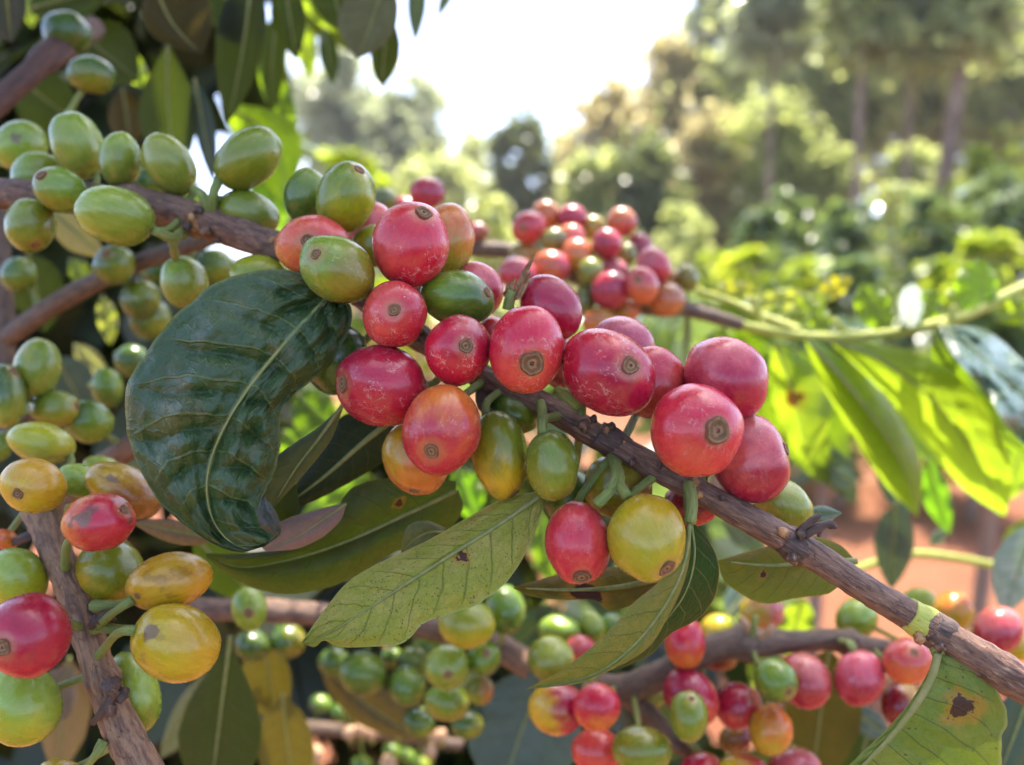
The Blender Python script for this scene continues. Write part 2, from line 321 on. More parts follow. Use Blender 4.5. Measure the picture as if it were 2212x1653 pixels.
# cx, cy, long radius, short radius, angle, depth, colours A and B, direction of B (degrees, 0 = right, 90 = down), options, label
# options: s = scar pixel, r = scar radius, k = stalk pixel, c = scratches, b = brown scab
MAIN = [
 (887,528,88,83,90,.1395,'R','S',200,dict(s=(915,461),r=17,c=1),'big red cherry with white scratches at the top of the sharp pile'),
 (730,583,84,69,25,.1365,'G','V',40,dict(s=(681,548),r=13,c=.8),'olive green cherry with scar, overlapping the dark leaf base'),
 (675,530,76,63,8,.147,'S','O',150,dict(s=(665,518),r=15,c=.3),'orange red cherry tucked behind the olive green one with scar'),
 (747,428,76,61,105,.150,'G','L',60,dict(s=(778,363),r=13),'smooth green cherry standing upright above the red pile'),
 (661,424,60,45,95,.163,'K','G',300,dict(),'darker green cherry half hidden behind the upright green one'),
 (800,492,54,50,90,.166,'P','S',0,dict(),'salmon pink cherry showing as a wedge beside the upright green one'),
 (806,531,46,42,90,.158,'L','G',0,dict(),'yellow green cherry sliver between the olive cherry and the big red one'),
 (962,520,78,62,98,.151,'O','L',110,dict(c=.5),'orange cherry with greenish bottom tucked behind the big scratched red one'),
 (853,680,69,68,90,.1355,'S','R',20,dict(s=(852,669),r=14.5,c=1),'round coral red cherry whose scar faces straight out, under the big red one'),
 (988,644,79,56,8,.143,'G','K',20,dict(s=(1057,631),r=12),'dark green cherry lying sideways between two red ones'),
 (1031,626,57,54,60,.153,'P','R',90,dict(),'pink cherry peeking out behind the sideways dark green one'),
 (990,757,75,68,90,.1345,'R','C',330,dict(s=(1005,747),r=17,c=1),'crimson cherry with a central scar and scratches below the sideways green one'),
 (1138,755,93,77,92,.1325,'R','S',90,dict(s=(1149,786),r=24,c=.7),'tall red cherry with a very wide corky scar low on its face'),
 (1190,665,72,60,42,.146,'C','R',110,dict(),'purple red cherry without a visible scar above the tall wide-scarred one'),
 (826,834,97,85,14,.134,'R','C',180,dict(s=(737,829),r=17,c=.8),'big red cherry with its scar at the edge, beside the dark glossy leaf'),
 (954,928,98,80,103,.1315,'R','O',275,dict(s=(931,977),r=15.5,c=.5),'red cherry with orange shoulder and low scar hanging under the pile'),
 (898,992,78,70,60,.140,'O','M',250,dict(s=(895,1066),r=10),'orange yellow cherry mostly covered by the orange shouldered red one'),
 (1080,982,94,60,84,.1365,'V','Y',110,dict(s=(1112,1070),r=12,c=.3,b=.2),'long olive yellow cherry hanging beside the orange shouldered red one'),
 (1193,1006,75,56,87,.1335,'G','V',90,dict(k=(1171,934),c=.45),'small green cherry hanging on its own thin stalk under the branch'),
 (1314,804,100,86,25,.1315,'C','R',270,dict(s=(1360,791),r=22,c=.8),'large magenta red cherry with a ringed scar and pale skin patch'),
 (1346,746,67,58,20,.151,'C','P',270,dict(),'red cherry top showing just above the large magenta one'),
 (1408,826,80,71,85,.143,'S','R',250,dict(c=.3),'orange red cherry between the large magenta one and the scarless crimson one'),
 (1568,815,93,82,30,.137,'C','P',240,dict(),'crimson cherry with streaked glossy skin and no scar at the end of the pile'),
 (1502,931,99,95,60,.128,'R','S',120,dict(s=(1549,931),r=28,c=.5),'nearest round red cherry with the broadest ringed scar'),
 (1618,991,96,84,62,.1365,'C','P',230,dict(s=(1700,968),r=14,c=.3),'crimson cherry with a hot highlight right above the bare branch'),
 (1688,1084,76,48,35,.146,'N','G',90,dict(),'pale green cherry lying behind the branch at the foot of the crimson one'),
 (1249,1173,85,70,88,.1300,'R','S',300,dict(s=(1256,1246),r=21,k=(1287,1092),c=.35),'red cherry of the hanging pair below the branch'),
 (1398,1161,92,81,78,.1280,'L','Y',300,dict(s=(1441,1229),r=22,k=(1353,1071),c=.3),'yellow green cherry of the hanging pair below the branch'),
 (1335,1052,74,66,20,.1425,'V','B',20,dict(),'olive brown cherry in shade behind the stalks of the hanging pair'),
 (1490,1092,57,42,20,.149,'D','R',40,dict(),'dark red cherry mostly hidden under the bare branch'),
 (1225,1075,64,56,80,.150,'K','G',0,dict(),'dark green cherry in shade behind the small stalked green one'),
 (727,775,77,68,75,.147,'K','K',0,dict(),'dark green cherry in deep shade behind the glossy dark leaf'),
 (1110,893,54,42,25,.1475,'K','G',0,dict(),'dark green cherry squeezed under the branch above the olive yellow one'),
 (915,622,31,28,0,.157,'P','O',0,dict(),'pale pink cherry glimpsed between the big red and coral red ones'),
 (1064,716,32,30,0,.157,'S','P',0,dict(),'small salmon cherry glimpsed above the crimson one with central scar'),
 (1206,781,56,42,88,.150,'P','S',0,dict(),'pinkish cherry sliver between the tall red and the large magenta one'),
 (562,600,64,46,5,.160,'G','L',270,dict(),'green cherry rising behind the upper rim of the dark glossy leaf'),
]
UPPER = [
 (45,316,57,55,0,.180,'G','N',90,dict(p=(35, 298, .2)),'green cherry with a brown smudge at the picture edge, upper cluster'),
 (86,380,63,48,10,.176,'G','V',40,dict(p=(112, 372, .12)),'green cherry lying behind the scarred one, upper cluster'),
 (131,410,61,44,22,.168,'G','V',150,dict(s=(88,378),r=12),'green cherry with a brown corky tip pointing up, upper cluster'),
 (168,314,76,54,62,.172,'G','N',60,dict(k=(205,372)),'tallest slanted green cherry in the upper cluster'),
 (260,346,59,44,86,.171,'G','N',270,dict(k=(262,403)),'upright green cherry next to the tallest slanted one'),
 (366,355,72,48,54,.170,'G','N',200,dict(k=(418,408)),'slanted green cherry with its stalk end low, mid upper cluster'),
 (536,343,77,58,-38,.166,'V','G',270,dict(k=(473,388)),'plump olive green cherry in front of the sunlit leaf'),
 (538,460,67,43,22,.166,'G','V',230,dict(k=(482,432)),'green cherry lying below the plump olive one, on the bark'),
 (250,467,88,58,18,.158,'G','N',200,dict(k=(332,498)),'long ridged green cherry in front of the thick branch'),
 (66,487,57,55,70,.172,'G','V',30,dict(s=(77,531),r=10),'round green cherry with a dark scar underneath, upper cluster'),
 (335,400,50,37,20,.200,'K','G',0,dict(),'dull green cherry behind the slanted ones'),
 (198,162,53,40,15,.225,'K','V',90,dict(k=(176,198)),'dark green cherry hanging alone under the shaded leaves'),
 (145,72,53,46,30,.245,'K','K',90,dict(),'very dark green cherry in the shaded top corner'),
 (397,609,56,49,72,.175,'G','N',240,dict(k=(378,556)),'bright green cherry hanging by its stalk below the thick branch'),
 (247,572,46,41,0,.215,'K','G',20,dict(s=(230,548),r=7),'blurred green cherry resting over the diagonal grey branch'),
 (304,648,43,42,0,.225,'K','G',300,dict(),'blurred round green cherry under the diagonal grey branch'),
 (325,690,46,42,30,.245,'K','V',0,dict(),'blurred dark green cherry beneath the round blurred one'),
 (41,594,39,37,0,.225,'K','G',20,dict(),'blurred green cherry at the picture edge below the scarred round one'),
 (345,585,36,33,0,.245,'K','K',0,dict(),'blurred shaded cherry behind the bright stalked green one'),
 (462,577,42,36,0,.235,'K','G',0,dict(),'blurred shaded cherry under the bark of the thick branch'),
 (81,794,62,51,100,.180,'G','L',200,dict(k=(62,850)),'upright yellowish green cherry at the top of the left lower group'),
 (14,855,67,44,88,.178,'G','K',300,dict(s=(30,800),r=9),'green cherry cut by the picture edge beside the upright yellowish one'),
 (120,883,52,39,4,.184,'G','V',60,dict(s=(168,876),r=7),'green cherry lying flat between its two green neighbours'),
 (190,910,55,45,25,.190,'K','G',20,dict(),'smooth darker green cherry behind the flat lying one'),
 (232,838,42,34,84,.225,'K','G',300,dict(),'small blurred green cherry near the rim of the dark glossy leaf'),
 (91,957,72,43,12,.166,'L','N',90,dict(k=(150,985)),'bright yellow green cherry lying ridged above the yellow one'),
 (2,965,31,24,90,.190,'K','G',0,dict(),'dark green cherry sliver at the picture edge'),
 (285,780,37,34,0,.255,'K','K',0,dict(),'faint dark cherry between the blurred cluster and the glossy leaf'),
]
LOWER = [
 (72,1050,71,59,8,0.1395,'Y','M',300,dict(s=(39,1067),r=12),'round yellow cherry with a scar on top of the tan branch'),
 (180,1042,58,36,20,0.1555,'N','G',90,dict(),'green cherry lying behind the yellow one on the tan branch'),
 (222,1008,42,22,14,0.1800,'N','G',90,dict(),'narrow green cherry peeping over the orange yellow one'),
 (268,1060,88,52,27,0.1475,'M','B',40,dict(p=(240, 1035, .16), b=.4),'orange yellow cherry with brown patches partly under the glossy leaf'),
 (215,1127,80,60,-13,0.1355,'R','O',190,dict(p=(180, 1120, .25), s=(270,1100),r=12,b=.7),'small red cherry with orange end and brown scabs by the tan branch'),
 (240,1237,77,70,20,0.1495,'V','Y',150,dict(),'olive yellow cherry under the scabby red one'),
 (367,1256,94,61,-14,0.1395,'M','Y',100,dict(p=(298, 1285, .14), k=(283,1298),b=.35),'long amber cherry on a short green stalk'),
 (381,1389,95,82,10,0.1335,'Y','M',330,dict(p=(325, 1365, .22), k=(291,1361),b=.3),'big yellow cherry with a brown scab near its stalk'),
 (37,1248,70,62,30,0.1455,'L','N',270,dict(),'yellow green cherry behind the large crimson one at the edge'),
 (62,1372,97,85,-40,0.1260,'C','R',130,dict(s=(5,1399),r=17),'large crimson cherry cut by the picture edge'),
 (45,1520,92,86,-50,0.1355,'N','L',90,dict(),'large pale green cherry under the large crimson one'),
 (288,1494,89,57,74,0.1495,'G','N',300,dict(p=(245, 1450, .16), b=.2),'green cherry hanging behind the tan branch under the big yellow one'),
 (10,1165,30,22,10,0.1545,'S','O',0,dict(),'small orange red cherry end at the picture edge'),
 (130,1672,48,34,0,0.1445,'Y','M',0,dict(),'yellow cherry cut by the bottom edge'),
 (538,1315,45,40,80,0.2050,'G','N',300,dict(s=(537,1325),r=10),'single green cherry with a black scar in front of the thin brown branch'),
 (545,1395,38,34,0,0.2500,'K','K',0,dict(),'murky dark green cherry below the single black scarred one'),
 (622,1385,39,36,0,0.2550,'K','V',0,dict(),'murky olive cherry under the thin brown branch'),
]
BOTTOM = [
 (1008,1347,56,49,10,.205,'L','G',270,dict(),'blurred yellow green cherry under the speckled leaf'),
 (1090,1318,50,41,80,.220,'G','K',90,dict(),'blurred green cherry behind the yellow green one under the leaf'),
 (1208,1362,42,31,5,.230,'G','N',270,dict(),'blurred flat green cherry behind the folded hanging leaf'),
 (1279,1355,32,26,80,.235,'G','N',270,dict(),'blurred small green cherry at the folded leaf, first of two'),
 (1320,1357,30,26,100,.237,'G','K',0,dict(),'blurred small green cherry touching the folded leaf rim'),
 (1191,1425,46,45,0,.212,'G','N',300,dict(),'blurred bright green cherry on the brown twig end'),
 (1253,1404,33,30,0,.228,'P','R',0,dict(),'blurred pale red cherry behind the folded leaf'),
 (965,1441,46,43,0,.210,'G','N',270,dict(s=(968,1459),r=9),'blurred green cherry with a grey scar in the shaded bottom group'),
 (1044,1422,37,34,80,.215,'G','K',90,dict(s=(1051,1411),r=8),'blurred green cherry with a scar beside the brown twig'),
 (880,1482,42,37,80,.235,'K','G',300,dict(),'blurred green cherry lower of two stuck together'),
 (893,1432,35,32,0,.245,'K','G',300,dict(),'blurred green cherry upper of two stuck together'),
 (783,1456,49,45,20,.235,'K','G',300,dict(),'blurred large dull green cherry in the shaded bottom group'),
 (966,1516,43,39,0,.222,'G','V',90,dict(),'blurred olive green cherry under the grey scarred one'),
 (1035,1490,32,28,90,.240,'V','B',0,dict(),'blurred olive brown cherry beside the bluish leaf'),
 (845,1420,23,21,0,.250,'K','G',0,dict(),'small blurred green cherry between the two larger dull ones'),
 (692,1520,22,19,0,.34,'K','N',0,dict(),'tiny blurred green cherry at the end of a shaded row'),
 (738,1540,24,21,20,.34,'K','N',0,dict(),'tiny blurred green cherry, second in the shaded row'),
 (768,1547,21,18,20,.33,'K','N',0,dict(),'tiny blurred green cherry, third in the shaded row'),
 (806,1558,20,16,10,.34,'K','N',0,dict(),'tiny blurred green cherry, last in the shaded row'),
 (846,1624,20,17,30,.34,'K','G',0,dict(),'tiny blurred green cherry under the thin twig, upper'),
 (878,1634,22,17,30,.34,'K','G',0,dict(),'tiny blurred green cherry under the thin twig, middle'),
 (908,1652,22,18,30,.34,'K','L',0,dict(),'tiny blurred green cherry under the thin twig, at the bottom edge'),
 (722,1430,33,29,0,.25,'K','G',0,dict(),'murky green cherry between the speckled leaf tip and the dull large one'),
 (905,1562,32,28,20,.245,'K','G',0,dict(),'murky green cherry low between the stuck pair and the tan buds'),
 (1008,1566,33,29,0,.245,'K','V',0,dict(),'murky green cherry low beside the slate green leaf'),
 (930,1395,34,30,0,.245,'K','G',0,dict(),'murky green cherry just under the brown branch'),
 (780,1652,20,17,0,.34,'K','G',0,dict(),'tiny blurred green cherry alone at the bottom edge'),
]
RIGHT = [
 (1203,1530,58,54,40,.195,'C','Y',180,dict(),'crimson cherry with a yellow flank behind the folded leaf tip'),
 (1289,1527,51,47,70,.188,'R','O',90,dict(),'bright red cherry hanging below the fork'),
 (1288,1622,50,47,0,.200,'S','R',90,dict(),'coral red cherry below the bright red one at the bottom'),
 (1386,1620,59,50,10,.190,'G','V',270,dict(),'round green cherry at the bottom beside the coral red one'),
 (1492,1505,64,51,52,.200,'C','S',60,dict(),'crimson cherry covered by a small green one'),
 (1487,1546,52,39,88,.186,'G','V',90,dict(s=(1495,1507),r=6,k=(1492,1600)),'small green cherry hanging in front of the crimson one'),
 (1591,1524,47,44,60,.200,'C','S',90,dict(s=(1625,1511),r=6),'round crimson cherry in the middle of the lower red group'),
 (1665,1578,51,44,80,.196,'M','O',300,dict(),'yellow orange blushed cherry in the lower red group'),
 (1588,1596,33,30,0,.212,'B','D',0,dict(),'brownish red cherry in shade below the round crimson one'),
 (1676,1470,49,40,45,.193,'G','K',90,dict(s=(1705,1496),r=6,k=(1645,1438)),'green egg-shaped cherry with scar against a crimson one'),
 (1737,1471,61,50,56,.202,'C','P',270,dict(),'crimson cherry leaning behind the green egg-shaped one'),
 (1856,1464,58,51,85,.200,'C','P',250,dict(k=(1842,1408)),'crimson cherry hanging by a green stalk from the grey twig'),
 (1960,1428,53,45,10,.196,'S','O',90,dict(s=(1975,1408),r=7),'orange red cherry with scar under the banded branch'),
 (1945,1520,47,38,85,.207,'D','Y',0,dict(),'half red half yellow cherry behind the rust spotted leaf'),
 (1480,1388,52,42,85,.203,'R','O',90,dict(),'red cherry with orange bottom behind the dark folded leaf'),
 (1555,1362,39,32,10,.265,'Y','L',0,dict(),'blurred yellow cherry above the grey twig'),
 (1645,1322,46,38,10,.255,'P','Y',180,dict(),'blurred pink and yellow cherry above the grey twig'),
 (1850,1337,43,40,0,.235,'G','N',270,dict(),'blurred green cherry between the branch and the grey twig'),
 (2155,1361,51,49,0,.222,'C','P',260,dict(),'blurred round crimson cherry above the banded branch'),
 (2060,1320,43,40,0,.255,'M','O',270,dict(),'blurred amber cherry behind the banded branch'),
 (2116,1388,34,30,0,.240,'N','L',0,dict(),'blurred green cherry below the round crimson one'),
 (1987,1302,37,30,10,.275,'N','L',0,dict(),'blurred pale green cherry behind the branch'),
 (2206,1400,30,27,0,.255,'Y','M',0,dict(),'blurred yellow cherry at the picture edge above the branch'),
 (1515,1668,44,40,0,.200,'R','S',0,dict(),'red cherry cut by the bottom edge under the small green one'),
 (1603,1668,54,40,5,.197,'S','Y',180,dict(),'orange red cherry with yellow side cut by the bottom edge'),
 (1716,1662,52,46,0,.200,'C','P',270,dict(),'crimson cherry cut by the bottom edge'),
 (2212,1543,38,30,80,.215,'O','S',0,dict(),'orange cherry cut by the picture edge beside the spotted leaf'),
 (2185,1490,27,17,20,.215,'R','C',0,dict(),'red cherry sliver under the branch beside the spotted leaf'),
 (1555,1422,36,26,0,.225,'D','B',0,dict(),'dark purple cherry in shade under the grey twig'),
 (1412,1503,27,24,90,.222,'N','G',0,dict(),'pale grey green cherry under the fork'),
]
MID = [
 (1142,492,33,32,0,.285,'S','R',0,dict(s=(1129,493),r=6),'blurred red cherry with scar at the tip of the far bunch'),
 (1180,465,29,28,0,.290,'O','B',270,dict(),'blurred orange brown cherry on top of the far bunch'),
 (1236,472,29,27,0,.290,'C','R',270,dict(),'blurred crimson cherry on top of the far bunch'),
 (1197,518,24,23,0,.280,'G','K',0,dict(),'blurred green cherry between red and orange in the far bunch'),
 (1280,492,25,24,0,.300,'Y','L',270,dict(),'blurred yellow cherry high in the far bunch'),
 (1343,480,29,29,0,.295,'O','S',90,dict(),'blurred orange cherry topmost beside the dark withered one'),
 (1311,528,31,29,90,.275,'C','R',0,dict(),'blurred deep crimson cherry upper middle of the far bunch'),
 (1354,550,22,20,90,.285,'G','V',0,dict(),'blurred small olive green cherry in the far bunch'),
 (1383,535,28,25,60,.292,'D','C',0,dict(),'blurred dark withered red cherry in the far bunch'),
 (1246,551,32,31,90,.272,'O','M',90,dict(),'blurred orange cherry central in the far bunch'),
 (1233,512,28,25,0,.288,'O','P',0,dict(),'blurred pale orange cherry behind the central orange one'),
 (1135,552,34,25,10,.290,'M','V',180,dict(),'blurred olive orange cherry low at the near end of the far bunch'),
 (1191,576,37,32,10,.268,'O','R',0,dict(),'blurred coral orange cherry above the dry bract'),
 (1119,592,37,33,20,.262,'R','P',270,dict(),'blurred red cherry just behind the dry bract'),
 (1275,588,28,26,90,.266,'G','N',270,dict(),'blurred bright green cherry in the middle of the far bunch'),
 (1326,585,29,23,0,.278,'P','R',90,dict(),'blurred pink cherry above the deep crimson lower one'),
 (1320,628,39,37,20,.262,'C','R',270,dict(),'blurred deep crimson cherry lower middle of the far bunch'),
 (1412,575,37,33,60,.270,'R','P',250,dict(),'blurred red cherry at the outer side of the far bunch'),
 (1387,617,37,31,80,.258,'S','O',90,dict(s=(1377,604),r=7),'blurred coral cherry with scar in the far bunch'),
 (1440,648,36,33,0,.265,'O','B',270,dict(),'blurred orange cherry where the far bunch meets the stem'),
 (1262,652,30,22,90,.270,'G','K',0,dict(),'blurred dark green cherry low in the far bunch'),
 (1295,696,34,27,0,.262,'O','M',0,dict(),'blurred orange cherry above the sharp magenta one'),
 (1353,671,26,22,0,.268,'M','O',0,dict(),'blurred amber cherry under the coral scarred one'),
 (1485,601,26,22,90,.285,'V','G',0,dict(),'blurred olive cherry at the stem end of the far bunch'),
 (1455,606,23,21,0,.290,'M','Y',0,dict(),'blurred small yellow cherry at the stem end of the far bunch'),
 (923,417,34,31,20,.270,'R','C',0,dict(),'blurred lone red cherry rising above the sharp pile'),
 (874,443,27,16,0,.275,'C','R',0,dict(),'blurred crimson cherry sliver beside the lone red one'),
 (830,432,24,22,0,.26,'K','G',0,dict(),'blurred dark green cherry behind the upright green one'),
 (1032,500,21,18,20,.30,'P','B',0,dict(),'blurred dusky pink cherry beside the sharp orange one'),
]
GROUPS = [(MAIN, 'cherries in the sharp pile on the main branch', 44), (UPPER, 'green cherries in the upper and side cluster', 28), (LOWER, 'cherries round the tan branch', 30),
          (BOTTOM, 'shaded green cherries at the bottom', 20), (RIGHT, 'red cherries of the lower bunch', 24), (MID, 'blurred cherries of the far bunch', 20)]
SCALE = (1.045, 1.06, 1.04, 1.12, 1.10, 1.15)
ALLC = [[list(r[:2])+[r[2]*k, r[3]*k]+list(r[4:]), g, res] for (rows, g, res), k in zip(GROUPS, SCALE) for r in rows]
def relax():
    n = len(ALLC)
    for it in range(120):
        moved = False
        for i in range(n):
            a = ALLC[i][0]
            for j in range(i+1, n):
                b = ALLC[j][0]
                dx = a[0]-b[0]; dy = a[1]-b[1]
                if abs(dx) > 200 or abs(dy) > 200: continue
                ra = (a[2]+a[3])/2*a[5]/F; rb = (b[2]+b[3])/2*b[5]/F
                dm = (a[5]+b[5])/2/F
                L = .93*(ra+rb); dd = (dx*dm)**2+(dy*dm)**2
                if dd >= L*L: continue
                need = math.sqrt(L*L-dd)
                f, k = (a, b) if a[5] <= b[5] else (b, a)
                if k[5]-f[5] < need-1e-5 and k[5] < 1.22*k[-1]['d0']:
                    k[5] += min(.0006, need-(k[5]-f[5])); moved = True
        if not moved: break
for rec in ALLC:
    rec[0].append(dict(d0=rec[0][5]))
relax()
def scar_mesh(c, nrm, rad, seed):
    zt = Vector(nrm).normalized(); xt = zt.orthogonal().normalized(); yt = zt.cross(xt)
    prof = [(0, -.26), (.10, -.24), (.16, -.06), (.25, .0), (.36, -.04), (.52, -.07), (.66, -.02), (.80, .07), (.90, .18), (1.0, .13), (1.10, -.20)]
    n = 26; vs = [c+zt*(prof[0][1]*rad*.55)]; fs = []
    for k, (r, h) in enumerate(prof[1:]):
        for j in range(n):
            ph = 2*math.pi*j/n
            e = 1+.20*mnoise.noise(Vector((math.cos(ph)*1.3, math.sin(ph)*1.3, seed)))
            hh = h+.09*mnoise.noise(Vector((math.cos(ph)*r*5, math.sin(ph)*r*5, seed+3)))
            vs.append(c+(xt*math.cos(ph)+yt*math.sin(ph))*(r*rad*e)+zt*(hh*rad*.55))
    for j in range(n): fs.append((0, 1+j, 1+(j+1) % n))
    for k in range(len(prof)-2):
        for j in range(n):
            a = 1+k*n+j; b = 1+k*n+(j+1) % n
            fs.append((a, a+n, b+n, b))
    me = mk('scar', vs, fs); vattr(me, 'rad', [0.]+[r for r, h in prof[1:] for _ in range(n)], 'FLOAT'); return me
def cherry(idx, row, group, res):
    cx, cy, R1, R2, ang, d, A, B, g, op, label, _ = row
    C = P(cx, cy, d); an = R(ang)
    u = M3 @ Vector((math.cos(an), -math.sin(an), 0)); v = M3 @ Vector((math.sin(an), math.cos(an), 0)); wv = M3 @ Vector((0, 0, 1))
    # the line of sight tilts towards the edge of the picture; build in the frame that faces it
    los = (Vector(cam.location)-C).normalized(); q = wv.rotation_difference(los); u = q @ u; v = q @ v; wv = los
    k = d/F
    ctr = Vector((cx-W/2, -(cy-H/2), 0)); cosT = F/math.sqrt(F*F+ctr.length_squared)
    er = q @ (M3 @ (ctr.normalized() if ctr.length > 1 else Vector((1, 0, 0))))
    SQ = Matrix([[(1 if i == j else 0)-(1-cosT)*er[i]*er[j] for j in range(3)] for i in range(3)])
    rx, ry = R1*k, R2*k; rz = (rx+ry)/2
    def px_dir(p):
        dx, dy = p[0]-cx, p[1]-cy
        a = (dx*math.cos(an)+dy*math.sin(an))/R1; b = (dx*math.sin(an)-dy*math.cos(an))/R2
        n = math.hypot(a, b)
        if n > .985: a *= .985/n; b *= .985/n; n = .985
        return Vector((a, b, math.sqrt(1-n*n)))
    rr = random.Random(idx*31+5)
    if 's' in op: s = px_dir(op['s'])
    elif 'k' in op:
        t = px_dir(op['k']); s = Vector((-t.x, -t.y, -.22)).normalized()
    else:
        nb = min(BRANCH_PTS, key=lambda p: (p-C).length)-C
        t = Vector((nb.dot(u), nb.dot(v), 0)); t = t.normalized()*.62 if t.length > 1e-5 else Vector((.6, 0, 0))
        s = -(t+Vector((0, 0, -.80))).normalized(); s.x += rr.uniform(-.2, .2); s.normalize()
    rot = Vector((0, 0, 1)).rotation_difference(s).to_matrix()
    L = SQ @ Matrix((u*rx, v*ry, wv*rz)).transposed()
    nl, nt = res, max(12, int(res*.62))
    verts, faces, unit, blend = [], [], [], []
    gd = Vector((math.cos(R(g)), -math.sin(R(g)), .15)); gdl = (M3 @ gd)
    sd_ = rr.uniform(0, 60); rr_amp = rr.uniform(.012, .045)
    def surf(dv):
        z = dv.z; th = math.acos(max(-1, min(1, z)))
        r = 1-.055*math.exp(-(th/.33)**2)-.05*math.exp(-((math.pi-th)/.35)**2)+rr_amp*math.cos(2*math.atan2(dv.y, dv.x)+sd_)*math.sin(th)**2
        r += (.062 if res > 30 else .045)*mnoise.noise(dv*1.25+Vector((sd_, 0, 0)))+.016*mnoise.noise(dv*2.9+Vector((0, sd_, 0)))
        return dv*r
    for i in range(nt+1):
        th = math.pi*i/nt
        for j in range(nl if 0 < i < nt else 1):
            ph = 2*math.pi*j/nl
            dv = Vector((math.sin(th)*math.cos(ph), math.sin(th)*math.sin(ph), math.cos(th)))
            p = L @ (rot @ surf(dv))
            verts.append(p); unit.append(dv); blend.append(p.dot(gdl)/((rx+ry)/2))
    def vi(i, j):
        if i == 0: return 0
        if i == nt: return len(verts)-1
        return 1+(i-1)*nl+j % nl
    for i in range(nt):
        for j in range(nl):
            q4 = [vi(i, j), vi(i+1, j), vi(i+1, j+1), vi(i, j+1)]
            f = tuple(dict.fromkeys(q4))
            faces.append(f)
    # stalk end
    kp = L @ (rot @ surf(Vector((0, 0, -1)))); kd = kp.normalized()
    root = empty('coffee_cherry', C+kp); tag(root, label, 'coffee cherry', group)
    me = mk('fruit', verts, faces); vattr(me, 'unit', unit); vattr(me, 'blend', blend, 'FLOAT')
    fr = bpy.data.objects.new('fruit', me); COL.objects.link(fr); me.materials.append(M_CH)
    fr.matrix_world = Matrix.Translation(C); fr.parent = root; fr.matrix_parent_inverse = root.matrix_world.inverted()
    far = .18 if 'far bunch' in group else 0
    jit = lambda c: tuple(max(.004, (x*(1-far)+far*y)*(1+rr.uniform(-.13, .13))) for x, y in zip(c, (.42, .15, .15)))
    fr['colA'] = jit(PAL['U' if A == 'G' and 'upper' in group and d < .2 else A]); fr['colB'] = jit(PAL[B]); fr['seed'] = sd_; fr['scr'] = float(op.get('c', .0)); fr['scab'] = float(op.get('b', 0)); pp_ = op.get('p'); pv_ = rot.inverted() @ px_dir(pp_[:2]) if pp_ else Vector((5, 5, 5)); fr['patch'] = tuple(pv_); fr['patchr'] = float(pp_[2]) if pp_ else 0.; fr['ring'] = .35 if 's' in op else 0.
    # scar (only where the photo shows one)
    if 's' in op:
        pc = surf(Vector((0, 0, 1))); c = L @ (rot @ pc)
        nrm = (L.inverted().transposed() @ (rot @ Vector((0, 0, 1)))).normalized()
        rad = op.get('r', .2*R1)*k*rr.uniform(.82, .98)
        sm = scar_mesh(C+c+nrm*rad*.13, nrm, rad, sd_)
        link('scar', sm, M_SCAR, root)
    # stalk to the nearest wood
    a = C+kp*.97
    if 'kp' in op: pass
    best = min(BRANCH_PTS, key=lambda p: (p-a).length) if BRANCH_PTS else a+kd*.006
    dist = (best-a).length
    cap_ = .013 if 'k' in op else .0055
    if dist > .024: best = a+kd*(.010 if 'k' in op else .004)
    m = a+kd*min(.003, dist*.35); m = m*.6+(a+best)/2*.4
    r0 = .00075 if R1*k > .005 else .0006
    tube('stalk', [a, m, best], [r0*1.25, r0, r0*1.25], M_STALK, root, nseg=8, n=9, wob=.15)
    return root
def build_cherries():
    for i, (row, g, res) in enumerate(ALLC): cherry(i, row, g, res)
# ------------------------------------------------------------------ leaves
DARK = dict(A=(.020, .050, .020), B=(.032, .066, .028), V=(.15, .19, .05), M=(.22, .25, .08), E=(.13, .15, .03), T=(.10, .20, .012), trans=.10, rough=.36, veinf=.5, netf=.06, dust=.2, speck=.15)
UND = dict(A=(.20, .235, .028), B=(.27, .265, .045), V=(.075, .115, .025), M=(.28, .30, .11), E=(.33, .32, .10), T=(.22, .30, .02), trans=.22, rough=.50, veinf=.75, netf=.16, dust=.22, speck=.85)
LIT = dict(A=(.10, .20, .022), B=(.14, .24, .025), V=(.30, .38, .08), M=(.40, .45, .12), E=(.45, .50, .08), T=(.62, .80, .035), trans=.62, rough=.34, veinf=.6, netf=.05, dust=.05, speck=.05)  # coffee leaf tones brightened as if sunlit
SHD = dict(A=(.014, .030, .006), B=(.026, .042, .008), V=(.07, .085, .015), M=(.10, .11, .025), E=(.07, .08, .012), T=(.24, .34, .010), trans=.32, rough=.42, veinf=.4, netf=.05, dust=.12, speck=.2, spec=.22)  # coffee leaf tones with the shade darkened into the colour
BLU = dict(A=(.040, .075, .060), B=(.060, .095, .075), V=(.022, .045, .03), M=(.13, .16, .10), E=(.10, .13, .06), T=(.16, .28, .05), trans=.15, rough=.33, veinf=.45, netf=.05, dust=.1, speck=.1)
YEL = dict(A=(.20, .16, .014), B=(.16, .14, .015), V=(.38, .32, .06), M=(.42, .36, .09), E=(.33, .26, .04), T=(.75, .52, .02), trans=.45, rough=.5, veinf=.3, netf=.05, dust=.2, speck=.2)
BRN = dict(A=(.20, .13, .045), B=(.12, .085, .035), V=(.26, .19, .09), M=(.30, .22, .11), E=(.22, .13, .06), T=(.45, .25, .04), trans=.3, rough=.65, veinf=.4, netf=.15, dust=.3, speck=.4)
PNK = dict(A=(.27, .17, .145), B=(.22, .15, .12), V=(.15, .10, .08), M=(.30, .22, .15), E=(.36, .32, .07), T=(.25, .15, .08), trans=.15, rough=.55, veinf=.3, netf=.1, dust=.2, speck=.1)
